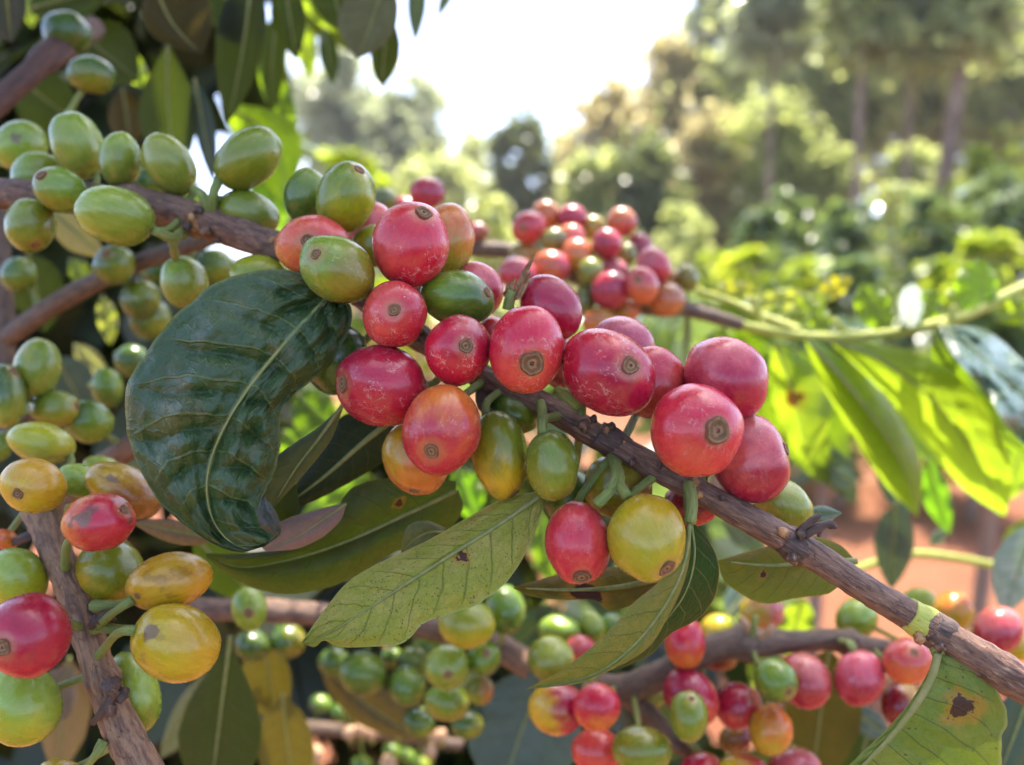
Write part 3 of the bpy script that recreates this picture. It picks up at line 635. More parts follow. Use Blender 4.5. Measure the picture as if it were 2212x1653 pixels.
GLARE = dict(A=(.16, .23, .15), B=(.10, .17, .10), V=(.42, .48, .36), M=(.42, .46, .26), E=(.42, .44, .2), T=(.35, .5, .1), trans=.15, rough=.24, veinf=.35, netf=.05, dust=.02, speck=.02)  # pale tones stand in for sky glare on the leaf faces
NLEAF = [0]
def interp_d(mid, pts, off):
    out = []
    for i, p in enumerate(pts):
        if len(p) == 3: out.append(p)
        else:
            t = i/(len(pts)-1)*(len(mid)-1); a = min(int(t), len(mid)-2)
            out.append((p[0], p[1], mid[a][2]*(1-(t-a))+mid[a+1][2]*(t-a)+off*math.sin(math.pi*i/(len(pts)-1))**.7))
    return out
def leaf(label, mid, L, Rr, st, group=None, dl=0., dr=0., nu=60, nv=12, camber=.0006, quilt=.0, nveins=9, pet=None, rib=.0007, ribmat=None, spot=(0, 0, 0), cat='leaf', ripple=0., ribside=1, rag=.035, **kw):
    NLEAF[0] += 1; sd_ = NLEAF[0]*3.37
    p = dict(st); p.update(kw)
    m = crom(mid, nu); l = crom(interp_d(mid, L, dl), nu); r = crom(interp_d(mid, Rr, dr), nu)
    for e_, s_ in ((l, 1.7), (r, 5.3)):
        for i in range(2, nu-2):
            u = i/(nu-1); k_ = 1+rag*(mnoise.noise(Vector((u*9, s_+sd_, 0)))+.6*mnoise.noise(Vector((u*26, s_+sd_, 4)))-max(0, 5*(mnoise.noise(Vector((u*17, s_+sd_, 8)))-.42)))*math.sin(math.pi*u)**.5
            e_[i] = m[i]+(e_[i]-m[i])*k_
    cols = [j/nv for j in range(-nv, nv+1)]
    vs, uv, fs = [], [], []
    for i in range(nu):
        u = i/(nu-1)
        for v in cols:
            e = l[i] if v < 0 else r[i]
            a = abs(v)
            x, y, d = m[i]*(1-a)+e*a
            d -= camber*math.sin(math.pi*a)*math.sin(math.pi*u)*(1 if camber else 0)
            if quilt:
                ph = (u-.10*a-.05*a*a)*nveins+.5*(mnoise.noise(Vector((u*2, v*1.6, sd_))))
                d -= quilt*(abs(math.sin(math.pi*(ph+.5)))**.6)*math.sin(math.pi*min(1, a*1.08))**.8*math.sin(math.pi*u)**.5
                d -= quilt*.9*mnoise.noise(Vector((u*7, v*4, sd_+9)))+quilt*.30*mnoise.noise(Vector((u*19, v*9, sd_+2)))+quilt*.16*mnoise.noise(Vector((u*40, v*17, sd_+5)))
            if ripple: d += ripple*a*a*math.sin(u*19+sd_+v)*math.sin(math.pi*u)
            vs.append(P(x, y, d)); uv.append((u, v, 0))
    n = len(cols)
    for i in range(nu-1):
        for j in range(n-1): fs.append((i*n+j, i*n+j+1, (i+1)*n+j+1, (i+1)*n+j))
    base = P(*mid[0]); root = empty('coffee_leaf', base); tag(root, label, cat, group)
    me = mk('blade', vs, fs); vattr(me, 'luv', uv)
    o = link('blade', me, M_LEAF, root)
    length = sum((P(*m[i])-P(*m[i+1])).length for i in range(nu-1))
    wid = max((P(*l[i])-P(*r[i])).length for i in range(nu))
    for k_, q in (('colA', 'A'), ('colB', 'B'), ('colV', 'V'), ('colM', 'M'), ('colE', 'E'), ('colT', 'T')): o[k_] = tuple(p[q])
    p.setdefault('spec', .5); p.setdefault('bmp', 1.)
    for q in ('trans', 'rough', 'veinf', 'netf', 'dust', 'speck', 'spec', 'bmp'): o[q] = float(p[q])
    o['seed'] = sd_; o['nveins'] = float(nveins); o['asp'] = length/wid*2; o['spot'] = tuple(float(x) for x in spot)
    if rib:
        pts = []; rs = []
        for i in range(0, nu-2, max(1, nu//14)):
            q = m[i].copy(); u = i/(nu-1); q[2] -= rib*.25*ribside
            pts.append(P(*q)); rs.append(rib*(1-.85*u))
        tube('midrib', pts, rs, ribmat or M_MIDRIB2, root, nseg=8, n=len(pts)*3)
    if pet:
        a = [P(*q) for q in pet]+[base]
        tube('petiole', a, [.0011]*len(a), M_GSTEM, root, nseg=8, n=len(a)*5)
    return root
def gl(label, x0, y0, d0, x1, y1, d1, wl, wr, st, bend=0., dl=0., dr=0., group=None, sag=0., peak=.45, fat=.85, **kw):
    """a leaf drawn from its base and tip pixels, half widths and bend in pixels"""
    dx, dy = x1-x0, y1-y0; Ln = math.hypot(dx, dy); nx, ny = -dy/Ln, dx/Ln
    mid, l, r = [], [], []
    for i in range(9):
        t = i/8
        bx = x0+dx*t+nx*bend*math.sin(math.pi*t); by = y0+dy*t+ny*bend*math.sin(math.pi*t)
        d = d0+(d1-d0)*t+sag*math.sin(math.pi*t)
        e = math.log(.5)/math.log(peak); prof = math.sin(math.pi*t**e)**fat if 0 < t < 1 else 0
        mid.append((bx, by, d)); l.append((bx+nx*wl*prof, by+ny*wl*prof, d+dl*prof)); r.append((bx-nx*wr*prof, by-ny*wr*prof, d+dr*prof))
    if st is LIT: kw.setdefault('ripple', .002); kw.setdefault('quilt', .0005)
    kw.setdefault('nu', 40); kw.setdefault('nv', 8); kw.setdefault('rib', .0006)
    return leaf(label, mid, l, r, st, group, **kw)
def build_leaves():
    G1 = 'leaves among the sharp cherries'
    # big dark glossy leaf
    leaf('big dark green glossy leaf with dusty midrib and curled tip beside the red cherries',
        [(712, 640, .1395), (655, 697, .137), (600, 760, .135), (540, 835, .1335), (495, 905, .1325), (462, 975, .132), (447, 1045, .132), (455, 1110, .1325), (485, 1160, .133), (530, 1186, .1315), (575, 1176, .129)],
        [(700, 622, .142), (640, 588, .1415), (560, 584, .141), (465, 612, .140), (385, 675, .139), (318, 755, .138), (276, 840, .1375), (272, 925, .1375), (300, 1010, .1375), (345, 1085, .137), (430, 1158, .1355), (510, 1192, .133), (575, 1180, .129)],
        [(735, 648, .141), (758, 662, .1405), (757, 705, .1395), (722, 772, .138), (662, 832, .137), (612, 878, .1365), (606, 935, .136), (600, 990, .1355), (586, 1042, .135), (566, 1074, .1335), (570, 1106, .1315), (597, 1122, .128), (606, 1152, .1275), (578, 1176, .129)],
        DARK, G1, quilt=.0026, camber=.0012, nu=180, nv=36, bmp=1.8, nveins=9, rib=.00042, ribmat=M_MIDRIB, dust=.45, veinf=.45, rough=.30, A=(.032, .072, .020), B=(.050, .094, .030), pet=[(765, 640, .146)], speck=.25)
    leaf('small dark crumpled leaf flap folded over the tip of the big glossy leaf',
        [(604, 1150, .1265), (585, 1128, .1255), (572, 1100, .1255), (569, 1072, .1265)],
        [(600, 1160, .127), (565, 1140, .126), (556, 1105, .126), (568, 1072, .1265)],
        [(606, 1150, .127), (604, 1125, .1265), (590, 1095, .1265), (570, 1072, .1265)],
        DARK, G1, quilt=.0008, nu=20, nv=6, rib=0, dust=.75, A=(.05, .06, .055), B=(.08, .085, .08))
    leaf('olive grey leaf underside showing as a narrow band behind the big glossy leaf',
        [(742, 872, .146), (690, 945, .145), (640, 1010, .1445), (590, 1092, .1445)],
        [(744, 870, .146), (685, 925, .1455), (610, 975, .1445), (540, 1040, .143), (560, 1080, .1435), (590, 1092, .1445)],
        [(742, 880, .1465), (712, 955, .1465), (660, 1020, .146), (592, 1095, .1445)],
        UND, G1, nu=40, nv=8, A=(.045, .055, .018), B=(.07, .075, .028), rib=.0004, speck=.3)
    leaf('dull olive leaf showing in the notch beside the curled tip of the glossy leaf',
        [(640, 1040, .152), (590, 1080, .151), (530, 1110, .151), (490, 1130, .151)],
        [(640, 1036, .152), (580, 1010, .152), (520, 1050, .151), (490, 1128, .151)],
        [(642, 1046, .152), (640, 1110, .151), (570, 1150, .151), (490, 1132, .151)], SHD, G1, nu=24, nv=6, rib=.0003)
    leaf('leaf coloured black green for the deep shade below the big red cherry',
        [(850, 905, .156), (780, 960, .155), (700, 1030, .154), (600, 1105, .153)],
        [(845, 905, .156), (745, 895, .156), (690, 975, .155), (600, 1105, .153)],
        [(852, 910, .157), (838, 985, .158), (760, 1040, .157), (680, 1082, .155), (600, 1108, .153)],
        SHD, G1, nu=36, nv=8, A=(.010, .018, .008), B=(.014, .024, .009), trans=.06)  # near-black colour paints the dark gap under the cherry
    leaf('dull pinkish leaf underside with yellow green rim under the glossy leaf tip',
        [(748, 1088, .149), (700, 1120, .148), (640, 1160, .1475), (572, 1188, .147)],
        [(748, 1086, .149), (690, 1100, .148), (610, 1125, .147), (560, 1165, .146), (570, 1188, .147)],
        [(748, 1090, .149), (735, 1125, .149), (700, 1158, .149), (645, 1185, .149), (575, 1192, .147)],
        PNK, G1, nu=30, nv=8, rib=.0003)
    leaf('large dark brownish green leaf spread below the glossy leaf, with two brown specks',
        [(985, 1060, .158), (880, 1110, .157), (760, 1165, .156), (640, 1205, .156), (520, 1225, .157), (446, 1200, .158)],
        [(985, 1040, .158), (900, 1030, .156), (790, 1040, .154), (742, 1075, .153), (715, 1125, .153), (640, 1175, .154), (530, 1195, .156), (446, 1195, .158)],
        [(990, 1058, .159), (1000, 1100, .161), (960, 1150, .161), (850, 1195, .160), (760, 1250, .159), (650, 1283, .159), (560, 1275, .159), (490, 1240, .159), (446, 1203, .158)],
        SHD, G1, nu=60, nv=12, A=(.026, .034, .014), B=(.036, .058, .010), camber=.003, spec=.25, rough=.4, rib=.0005, dust=.35, speck=.3, spot=(.22, -.35, .10))
    leaf('small pale dull leaf fold between the large dark leaf and the speckled one',
        [(960, 1150, .150), (925, 1150, .149), (890, 1170, .149), (868, 1195, .150)],
        [(962, 1140, .151), (920, 1125, .149), (878, 1140, .149), (866, 1195, .150)],
        [(960, 1160, .150), (930, 1185, .149), (895, 1205, .149), (868, 1200, .150)], UND, G1, nu=20, nv=6, A=(.15, .17, .05), B=(.10, .12, .04), rib=.0003)
    # speckled pale leaf
    leaf('pale green leaf underside full of dark specks with a brown scar, hanging under the pile',
        [(1172, 1068, .1375), (1110, 1112, .1365), (1040, 1158, .1355), (960, 1208, .135), (880, 1260, .1345), (800, 1312, .134), (720, 1362, .134), (655, 1391, .1345)],
        [(1165, 1060, .139), (1080, 1080, .139), (1012, 1117, .139), (928, 1165, .1385), (860, 1197, .138), (800, 1226, .1375), (745, 1264, .137), (700, 1318, .136), (651, 1388, .1345)],
        [(1175, 1075, .1375), (1168, 1115, .136), (1145, 1180, .1345), (1100, 1250, .1335), (1041, 1298, .1325), (968, 1331, .1325), (915, 1350, .1325), (868, 1393, .1325), (800, 1397, .133), (735, 1398, .1335), (700, 1384, .134), (680, 1398, .1345), (655, 1391, .1345)],
        UND, G1, nu=90, nv=18, quilt=.0005, nveins=10, A=(.27, .30, .028), B=(.36, .33, .06), speck=1.0, veinf=.62, netf=.34, bmp=1.6, V=(.08, .125, .015), T=(.4, .5, .03), rib=.0005, ribmat=M_MIDRIB2, pet=[(1200, 1000, .1395), (1185, 1040, .1385)], spot=(.36, .15, .12))
    # the folded hanging leaf and its darker sister
    leaf('narrow folded pale leaf hanging from a green stalk in front of its dark twin',
        [(1489, 1130, .129), (1484, 1190, .1285), (1462, 1260, .128), (1418, 1335, .128), (1352, 1410, .1285), (1270, 1462, .1295), (1138, 1488, .131)],
        [(1488, 1130, .129), (1474, 1185, .128), (1436, 1245, .1265), (1362, 1310, .126), (1290, 1385, .1265), (1215, 1446, .128), (1138, 1488, .131)],
        [(1490, 1130, .129), (1492, 1190, .1293), (1476, 1262, .129), (1440, 1338, .129), (1400, 1400, .129), (1330, 1442, .129), (1258, 1474, .1295), (1190, 1484, .130), (1138, 1489, .131)],
        UND, G1, nu=70, nv=10, A=(.18, .205, .024), B=(.25, .23, .04), speck=1.0, E=(.28, .16, .06), rib=.0004, pet=[(1488, 1045, .133), (1494, 1085, .1305)])
    leaf('dark green leaf with orange rim right behind the narrow folded one',
        [(1492, 1125, .1335), (1500, 1200, .1335), (1480, 1280, .134), (1430, 1350, .135), (1380, 1410, .136), (1320, 1452, .137)],
        [(1490, 1125, .133), (1480, 1200, .132), (1455, 1290, .132), (1400, 1370, .133), (1350, 1420, .135), (1320, 1452, .137)],
        [(1495, 1125, .134), (1530, 1165, .137), (1553, 1222, .139), (1546, 1285, .140), (1512, 1335, .140), (1445, 1372, .139), (1405, 1415, .139), (1320, 1453, .137)],
        DARK, G1, nu=50, nv=10, E=(.35, .22, .03), A=(.010, .055, .008), B=(.014, .070, .010), spec=.12, rib=.0003, pet=[(1488, 1050, .136)], dust=.1)
    leaf('yellow green leaf with rust streak lying behind the bare branch',
        [(1850, 1212, .150), (1760, 1215, .149), (1660, 1222, .148), (1552, 1212, .147)],
        [(1850, 1212, .150), (1810, 1175, .151), (1740, 1160, .151), (1640, 1185, .150), (1552, 1210, .147)],
        [(1850, 1216, .150), (1795, 1280, .147), (1720, 1292, .146), (1660, 1305, .1455), (1610, 1290, .1455), (1564, 1255, .146), (1552, 1214, .147)],
        UND, G1, nu=50, nv=10, A=(.10, .13, .010), B=(.17, .15, .012), T=(.40, .42, .012), trans=.4, spot=(.66, .25, .1), spec=.3, E=(.34, .26, .03))
    leaf('spotted olive leaf with a black brown patch below the hanging cherry pair',
        [(1425, 1250, .149), (1340, 1268, .147), (1240, 1275, .146), (1110, 1270, .146)],
        [(1425, 1250, .149), (1350, 1225, .149), (1230, 1235, .149), (1110, 1268, .146)],
        [(1425, 1254, .149), (1385, 1298, .146), (1318, 1320, .145), (1285, 1296, .145), (1220, 1297, .145), (1150, 1289, .1455), (1110, 1272, .146)],
        UND, G1, nu=50, nv=10, A=(.055, .075, .012), B=(.13, .12, .014), spot=(.52, .4, .75), spec=.3, trans=.3, T=(.4, .34, .02))
    leaf('small grey green leaf tip sticking out beyond the pale green cherry',
        [(1740, 1105, .147), (1775, 1112, .147), (1818, 1108, .147)],
        [(1740, 1100, .147), (1778, 1092, .147), (1818, 1107, .147)],
        [(1740, 1110, .147), (1780, 1130, .147), (1818, 1110, .147)], BLU, G1, nu=16, nv=5, rib=.0002, A=(.16, .22, .14), B=(.2, .26, .17))
    leaf('green leaf with a big dark rust spot hanging below the banded branch',
        [(2026, 1412, .128), (2010, 1468, .1275), (1975, 1528, .127), (1925, 1590, .1275), (1868, 1650, .128), (1800, 1720, .130)],
        [(2022, 1412, .128), (1995, 1470, .1285), (1955, 1530, .129), (1900, 1590, .1295), (1835, 1652, .130), (1780, 1715, .130)],
        [(2030, 1412, .128), (2075, 1425, .1275), (2130, 1462, .1275), (2166, 1510, .128), (2178, 1560, .129), (2160, 1600, .129), (2165, 1650, .130), (2120, 1720, .131), (1850, 1740, .130)],
        UND, G1, nu=80, nv=18, quilt=.0004, spot=(.30, .50, .155), A=(.13, .20, .016), B=(.20, .24, .03), rib=.0007, ribmat=M_MIDRIB, pet=[(2020, 1395, .1295)], speck=1.0, dust=.08)
    # ---- sunlit leaves at the right
    G2 = 'sunlit leaves along the pale green shoot'
    gl('bright yellow green leaf with a burnt hole spot hanging by the crimson cherry', 1672, 735, .285, 1745, 1010, .300, 48, 75, LIT, bend=-12, group=G2, spot=(.47, -.1, .30), dl=.01, dr=.01, peak=.5)
    leaf('long arched leaf half green half white with glare',
        [(1745, 735, .275), (1830, 830, .272), (1905, 930, .272), (1955, 1020, .276), (1982, 1115, .285)],
        [(1738, 738, .28), (1775, 830, .288), (1840, 940, .29), (1910, 1045, .288), (1980, 1115, .285)],
        [(1752, 732, .278), (1865, 805, .292), (1945, 905, .294), (1990, 1010, .292), (1984, 1115, .285)], LIT, G2, nu=40, nv=8, A=(.08, .16, .02), rough=.22)
    leaf('broad arched translucent yellow green leaf at the end of the shoot',
        [(1800, 738, .290), (1900, 775, .284), (2000, 850, .280), (2085, 955, .280), (2135, 1040, .284), (2170, 1115, .292)],
        [(1796, 742, .292), (1860, 800, .292), (1935, 880, .292), (2000, 955, .290), (2075, 1050, .290), (2165, 1115, .292)],
        [(1806, 734, .290), (1930, 748, .285), (2040, 792, .280), (2120, 868, .276), (2170, 960, .276), (2186, 1045, .282), (2172, 1114, .292)], LIT, G2, nu=60, nv=10, quilt=.0009, nveins=8)
    leaf('wide leaf with white glare on its upper face at the picture edge',
        [(2030, 705, .270), (2090, 745, .266), (2150, 800, .264), (2230, 880, .264), (2300, 1000, .266)],
        [(2025, 708, .268), (2060, 770, .254), (2130, 850, .250), (2200, 950, .252), (2300, 1005, .262)],
        [(2036, 703, .272), (2120, 712, .282), (2200, 770, .286), (2270, 850, .282), (2302, 1000, .268)], GLARE, G2, nu=40, nv=8, A=(.05, .10, .05), B=(.08, .14, .08), rough=.24, quilt=.003, ripple=.006)
    gl('green leaf hanging under the glare leaf at the picture edge', 2010, 720, .285, 2225, 985, .295, 42, 42, LIT, bend=20, group=G2, A=(.06, .13, .02), T=(.4, .6, .02))
    gl('upright oval green leaf standing on the shoot', 1925, 712, .300, 1860, 612, .305, 34, 45, LIT, group=G2, A=(.07, .14, .015), T=(.42, .62, .02), peak=.5, fat=.55)
    gl('upright white glaring leaf standing on the shoot', 1965, 712, .280, 1972, 612, .315, 27, 27, GLARE, group=G2, A=(.13, .19, .12), B=(.17, .23, .15), rough=.3, peak=.55, fat=.55)
    gl('upright green leaf right beside the white glaring one', 1990, 712, .302, 2020, 622, .305, 28, 28, LIT, group=G2, A=(.07, .15, .02), T=(.45, .65, .02), peak=.5, fat=.55)
    gl('bright green leaf held highest at the shoot tip', 2110, 680, .300, 2120, 560, .305, 34, 62, LIT, bend=8, group=G2, T=(.50, .78, .03), peak=.5, fat=.55)
    gl('yellow green leaf reaching out of the picture at the shoot tip', 2150, 690, .30, 2260, 655, .30, 26, 34, LIT, group=G2)
    gl('shaded green leaf hanging behind the crimson streaked cherry', 1600, 700, .31, 1640, 900, .32, 55, 50, LIT, group=G2, A=(.045, .10, .015), T=(.25, .40, .012))
    gl('green leaf with lit rim crossing over the brown stem of the far bunch', 1500, 650, .315, 1680, 745, .30, 26, 18, LIT, bend=-10, group=G2, T=(.55, .75, .03))
    gl('dull green leaf hanging under the far bunch', 1565, 705, .30, 1510, 860, .31, 40, 36, LIT, group=G2, A=(.05, .10, .02), T=(.28, .42, .015))
    gl('pale narrow leaf hanging straight down from the far bunch', 1487, 672, .29, 1480, 800, .29, 11, 11, UND, group=G2, A=(.3, .34, .12), B=(.34, .36, .14))
    gl('yellow leaf lying on the upper pale twig', 1530, 640, .33, 1640, 622, .34, 22, 26, LIT, group=G2, A=(.3, .3, .03), T=(.8, .8, .05))
    gl('pale yellow leaf behind the fork of the pale twigs', 1625, 660, .34, 1760, 640, .35, 30, 20, LIT, bend=-8, group=G2, A=(.34, .36, .06), T=(.8, .85, .1))
    gl('dark green leaf behind the pale twigs', 1640, 618, .40, 1735, 650, .40, 18, 26, LIT, group=G2, A=(.04, .09, .03), T=(.2, .3, .02))
    gl('yellow leaf tip beside the upright oval leaf', 1770, 640, .36, 1840, 600, .36, 22, 24, LIT, group=G2, A=(.35, .35, .03), T=(.9, .8, .03))
    gl('pale lit leaf under the shoot by the upright leaves', 1700, 690, .33, 1800, 640, .34, 12, 30, LIT, group=G2, A=(.25, .3, .05))
    gl('green leaf under the spotted bright leaf', 1690, 880, .33, 1790, 1050, .34, 40, 50, LIT, group=G2, A=(.06, .12, .02), T=(.35, .5, .02))
    gl('dark bluish leaf hanging over the red soil', 1935, 1085, .30, 1925, 1275, .31, 42, 45, BLU, group=G2, rough=.3)
    gl('bluish leaf above the dark one over the red soil', 1890, 960, .31, 1960, 1130, .31, 26, 40, BLU, group=G2, A=(.08, .13, .11))
    gl('pointed bright green leaf tip over the red soil', 2000, 990, .32, 2052, 1155, .33, 34, 28, LIT, group=G2, A=(.05, .16, .015), T=(.3, .62, .02))
    gl('leaf with glare painted as white stripes at the picture edge above the crimson cherry', 2240, 1130, .27, 2165, 1330, .275, 60, 50, GLARE, group=G2, A=(.25, .33, .27), B=(.4, .45, .4), V=(.08, .14, .07), veinf=.8, nveins=8)  # white tones are glare on the ribs, put into the colour
    gl('small white glaring leaf over the soil by the pale twig', 2010, 1180, .33, 2045, 1140, .33, 14, 14, GLARE, group=G2)
    gl('pale leaf behind the red soil twig at the edge', 2165, 1200, .34, 2240, 1110, .34, 26, 26, LIT, group=G2, A=(.2, .25, .08))
    gl('white glare leaf just above the branch behind the pale cherry', 1850, 1050, .34, 1790, 1010, .34, 20, 26, GLARE, group=G2)
    gl('blue green leaf low behind the rust streaked leaf', 1560, 1120, .30, 1660, 1200, .31, 26, 30, BLU, group=G2, A=(.06, .12, .06), B=(.12, .19, .1))
    gl('glaring leaf behind the dark folded leaf', 1570, 1330, .30, 1640, 1240, .31, 28, 34, GLARE, group=G2, A=(.15, .22, .17))
    gl('broad lit leaf overlapping behind the spotted bright one', 1590, 720, .36, 1680, 960, .37, 70, 80, LIT, bend=10, group=G2, A=(.07, .14, .02), T=(.42, .62, .02))
    gl('broad green leaf hanging between the spotted and the two toned leaf', 1720, 750, .35, 1830, 1010, .36, 60, 64, LIT, bend=14, group=G2, A=(.05, .11, .015), T=(.30, .46, .015))
    gl('broad shaded leaf behind the arched translucent one', 1880, 760, .37, 2040, 1010, .38, 70, 80, LIT, bend=16, group=G2, A=(.04, .09, .02), T=(.26, .42, .02))
    gl('wide wavy leaf hanging from the shoot near the picture edge', 2050, 720, .33, 2190, 900, .34, 56, 60, LIT, bend=16, group=G2, A=(.06, .13, .02), T=(.36, .56, .02))
    gl('lit leaf low at the picture edge below the arched one', 2230, 920, .34, 2160, 1090, .35, 44, 50, LIT, group=G2, T=(.5, .7, .03))
    gl('short lit leaf on top of the shoot beside the oval one', 1790, 716, .31, 1745, 650, .315, 24, 26, LIT, group=G2, fat=.6)
    gl('short bright leaf on top of the shoot near its brown part', 1655, 705, .31, 1690, 655, .315, 18, 20, LIT, group=G2, T=(.7, .85, .05))
    gl('lit leaf rising behind the white glaring one', 2060, 690, .33, 2075, 610, .335, 22, 30, LIT, group=G2, fat=.6, A=(.08, .16, .02))
    gl('teal green hanging leaf next to the crimson lower cherry', 1775, 960, .34, 1850, 1090, .35, 34, 34, BLU, group=G2, A=(.05, .10, .06), B=(.08, .14, .09))
    # ---- shaded leaves at the top, shade deepened in their colours
    G3 = 'shaded leaves hanging from above'
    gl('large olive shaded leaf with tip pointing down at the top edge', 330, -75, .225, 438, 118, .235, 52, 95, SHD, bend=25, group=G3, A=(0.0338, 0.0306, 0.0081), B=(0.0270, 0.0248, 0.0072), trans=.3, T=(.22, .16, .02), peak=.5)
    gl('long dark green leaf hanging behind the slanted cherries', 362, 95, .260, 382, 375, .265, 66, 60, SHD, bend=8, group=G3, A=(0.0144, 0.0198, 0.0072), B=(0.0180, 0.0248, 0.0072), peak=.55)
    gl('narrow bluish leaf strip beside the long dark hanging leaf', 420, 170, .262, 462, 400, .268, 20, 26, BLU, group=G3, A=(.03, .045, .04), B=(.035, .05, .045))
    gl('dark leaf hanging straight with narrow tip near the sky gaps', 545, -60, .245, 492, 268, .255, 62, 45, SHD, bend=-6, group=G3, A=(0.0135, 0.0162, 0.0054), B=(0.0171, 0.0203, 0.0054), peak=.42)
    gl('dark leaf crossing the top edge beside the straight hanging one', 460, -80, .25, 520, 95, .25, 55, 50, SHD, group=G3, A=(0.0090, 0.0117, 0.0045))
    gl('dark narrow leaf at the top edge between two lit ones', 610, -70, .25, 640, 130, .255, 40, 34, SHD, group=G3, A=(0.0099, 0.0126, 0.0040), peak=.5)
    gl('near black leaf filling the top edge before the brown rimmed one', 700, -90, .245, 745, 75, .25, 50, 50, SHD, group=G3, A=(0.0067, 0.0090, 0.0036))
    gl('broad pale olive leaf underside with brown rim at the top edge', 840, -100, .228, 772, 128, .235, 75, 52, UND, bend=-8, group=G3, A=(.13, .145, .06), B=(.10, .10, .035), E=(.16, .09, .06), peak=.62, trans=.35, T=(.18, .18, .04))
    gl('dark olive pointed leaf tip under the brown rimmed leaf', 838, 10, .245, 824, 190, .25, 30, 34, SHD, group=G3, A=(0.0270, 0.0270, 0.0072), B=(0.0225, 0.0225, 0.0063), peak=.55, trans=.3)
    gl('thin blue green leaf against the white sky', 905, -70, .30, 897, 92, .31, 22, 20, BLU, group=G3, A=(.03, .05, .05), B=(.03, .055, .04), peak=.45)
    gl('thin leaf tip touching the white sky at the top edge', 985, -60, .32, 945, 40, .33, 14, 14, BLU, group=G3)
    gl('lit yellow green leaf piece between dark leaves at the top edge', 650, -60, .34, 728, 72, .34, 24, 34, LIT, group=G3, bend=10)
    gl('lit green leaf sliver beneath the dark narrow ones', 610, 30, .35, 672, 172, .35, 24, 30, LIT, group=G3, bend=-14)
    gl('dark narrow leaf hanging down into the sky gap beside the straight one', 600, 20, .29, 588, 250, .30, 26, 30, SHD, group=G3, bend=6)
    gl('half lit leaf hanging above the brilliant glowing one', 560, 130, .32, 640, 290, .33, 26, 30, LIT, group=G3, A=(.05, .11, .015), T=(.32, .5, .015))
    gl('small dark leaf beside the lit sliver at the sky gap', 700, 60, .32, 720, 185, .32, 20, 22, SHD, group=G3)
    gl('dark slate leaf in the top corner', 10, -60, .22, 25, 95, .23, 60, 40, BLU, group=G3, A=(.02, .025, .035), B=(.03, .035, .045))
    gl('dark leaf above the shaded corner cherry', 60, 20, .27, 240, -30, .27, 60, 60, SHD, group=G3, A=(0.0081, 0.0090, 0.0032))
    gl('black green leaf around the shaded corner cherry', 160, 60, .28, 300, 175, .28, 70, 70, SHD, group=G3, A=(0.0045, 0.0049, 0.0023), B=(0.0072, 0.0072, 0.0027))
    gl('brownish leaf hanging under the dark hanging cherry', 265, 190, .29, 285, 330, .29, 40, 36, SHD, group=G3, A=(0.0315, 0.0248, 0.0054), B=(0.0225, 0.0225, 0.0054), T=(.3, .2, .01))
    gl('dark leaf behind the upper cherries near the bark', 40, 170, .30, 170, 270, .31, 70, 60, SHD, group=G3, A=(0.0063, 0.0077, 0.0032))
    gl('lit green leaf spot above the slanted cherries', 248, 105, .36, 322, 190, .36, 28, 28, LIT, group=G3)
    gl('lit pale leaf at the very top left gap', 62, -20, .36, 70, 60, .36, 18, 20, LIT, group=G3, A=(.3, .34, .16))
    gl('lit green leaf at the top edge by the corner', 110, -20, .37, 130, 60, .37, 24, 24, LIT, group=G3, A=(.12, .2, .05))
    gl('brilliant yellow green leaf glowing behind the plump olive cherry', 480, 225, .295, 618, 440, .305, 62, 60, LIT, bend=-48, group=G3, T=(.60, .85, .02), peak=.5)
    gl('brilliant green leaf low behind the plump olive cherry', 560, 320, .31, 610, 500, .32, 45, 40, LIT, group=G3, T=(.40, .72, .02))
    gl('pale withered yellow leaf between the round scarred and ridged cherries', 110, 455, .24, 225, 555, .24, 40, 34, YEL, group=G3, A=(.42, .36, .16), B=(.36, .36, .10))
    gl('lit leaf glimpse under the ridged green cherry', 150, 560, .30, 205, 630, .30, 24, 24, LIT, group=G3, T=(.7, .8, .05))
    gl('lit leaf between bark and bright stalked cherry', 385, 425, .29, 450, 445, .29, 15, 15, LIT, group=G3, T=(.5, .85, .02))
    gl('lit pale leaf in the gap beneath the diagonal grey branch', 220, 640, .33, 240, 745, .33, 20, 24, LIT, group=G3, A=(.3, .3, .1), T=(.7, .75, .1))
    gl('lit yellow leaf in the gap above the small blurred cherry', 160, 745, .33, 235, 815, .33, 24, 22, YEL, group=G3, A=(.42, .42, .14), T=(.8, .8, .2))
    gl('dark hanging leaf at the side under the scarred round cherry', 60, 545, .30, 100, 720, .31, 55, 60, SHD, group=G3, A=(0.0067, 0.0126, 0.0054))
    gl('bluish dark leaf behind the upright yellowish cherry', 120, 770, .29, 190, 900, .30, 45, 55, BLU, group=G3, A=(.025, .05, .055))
    # ---- shaded leaves at the bottom
    G4 = 'leaves in the shade near the bottom'
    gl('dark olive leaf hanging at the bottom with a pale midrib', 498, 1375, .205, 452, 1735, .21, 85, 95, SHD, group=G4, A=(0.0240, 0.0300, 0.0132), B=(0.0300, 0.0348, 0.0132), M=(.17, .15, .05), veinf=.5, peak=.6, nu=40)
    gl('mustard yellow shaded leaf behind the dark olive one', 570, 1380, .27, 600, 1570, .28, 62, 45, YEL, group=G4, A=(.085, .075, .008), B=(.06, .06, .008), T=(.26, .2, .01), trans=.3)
    gl('mustard yellow leaf lower, cut by the bottom edge', 610, 1500, .262, 640, 1760, .27, 68, 55, YEL, group=G4, A=(.10, .085, .008), B=(.08, .07, .008), T=(.30, .22, .01), trans=.3)
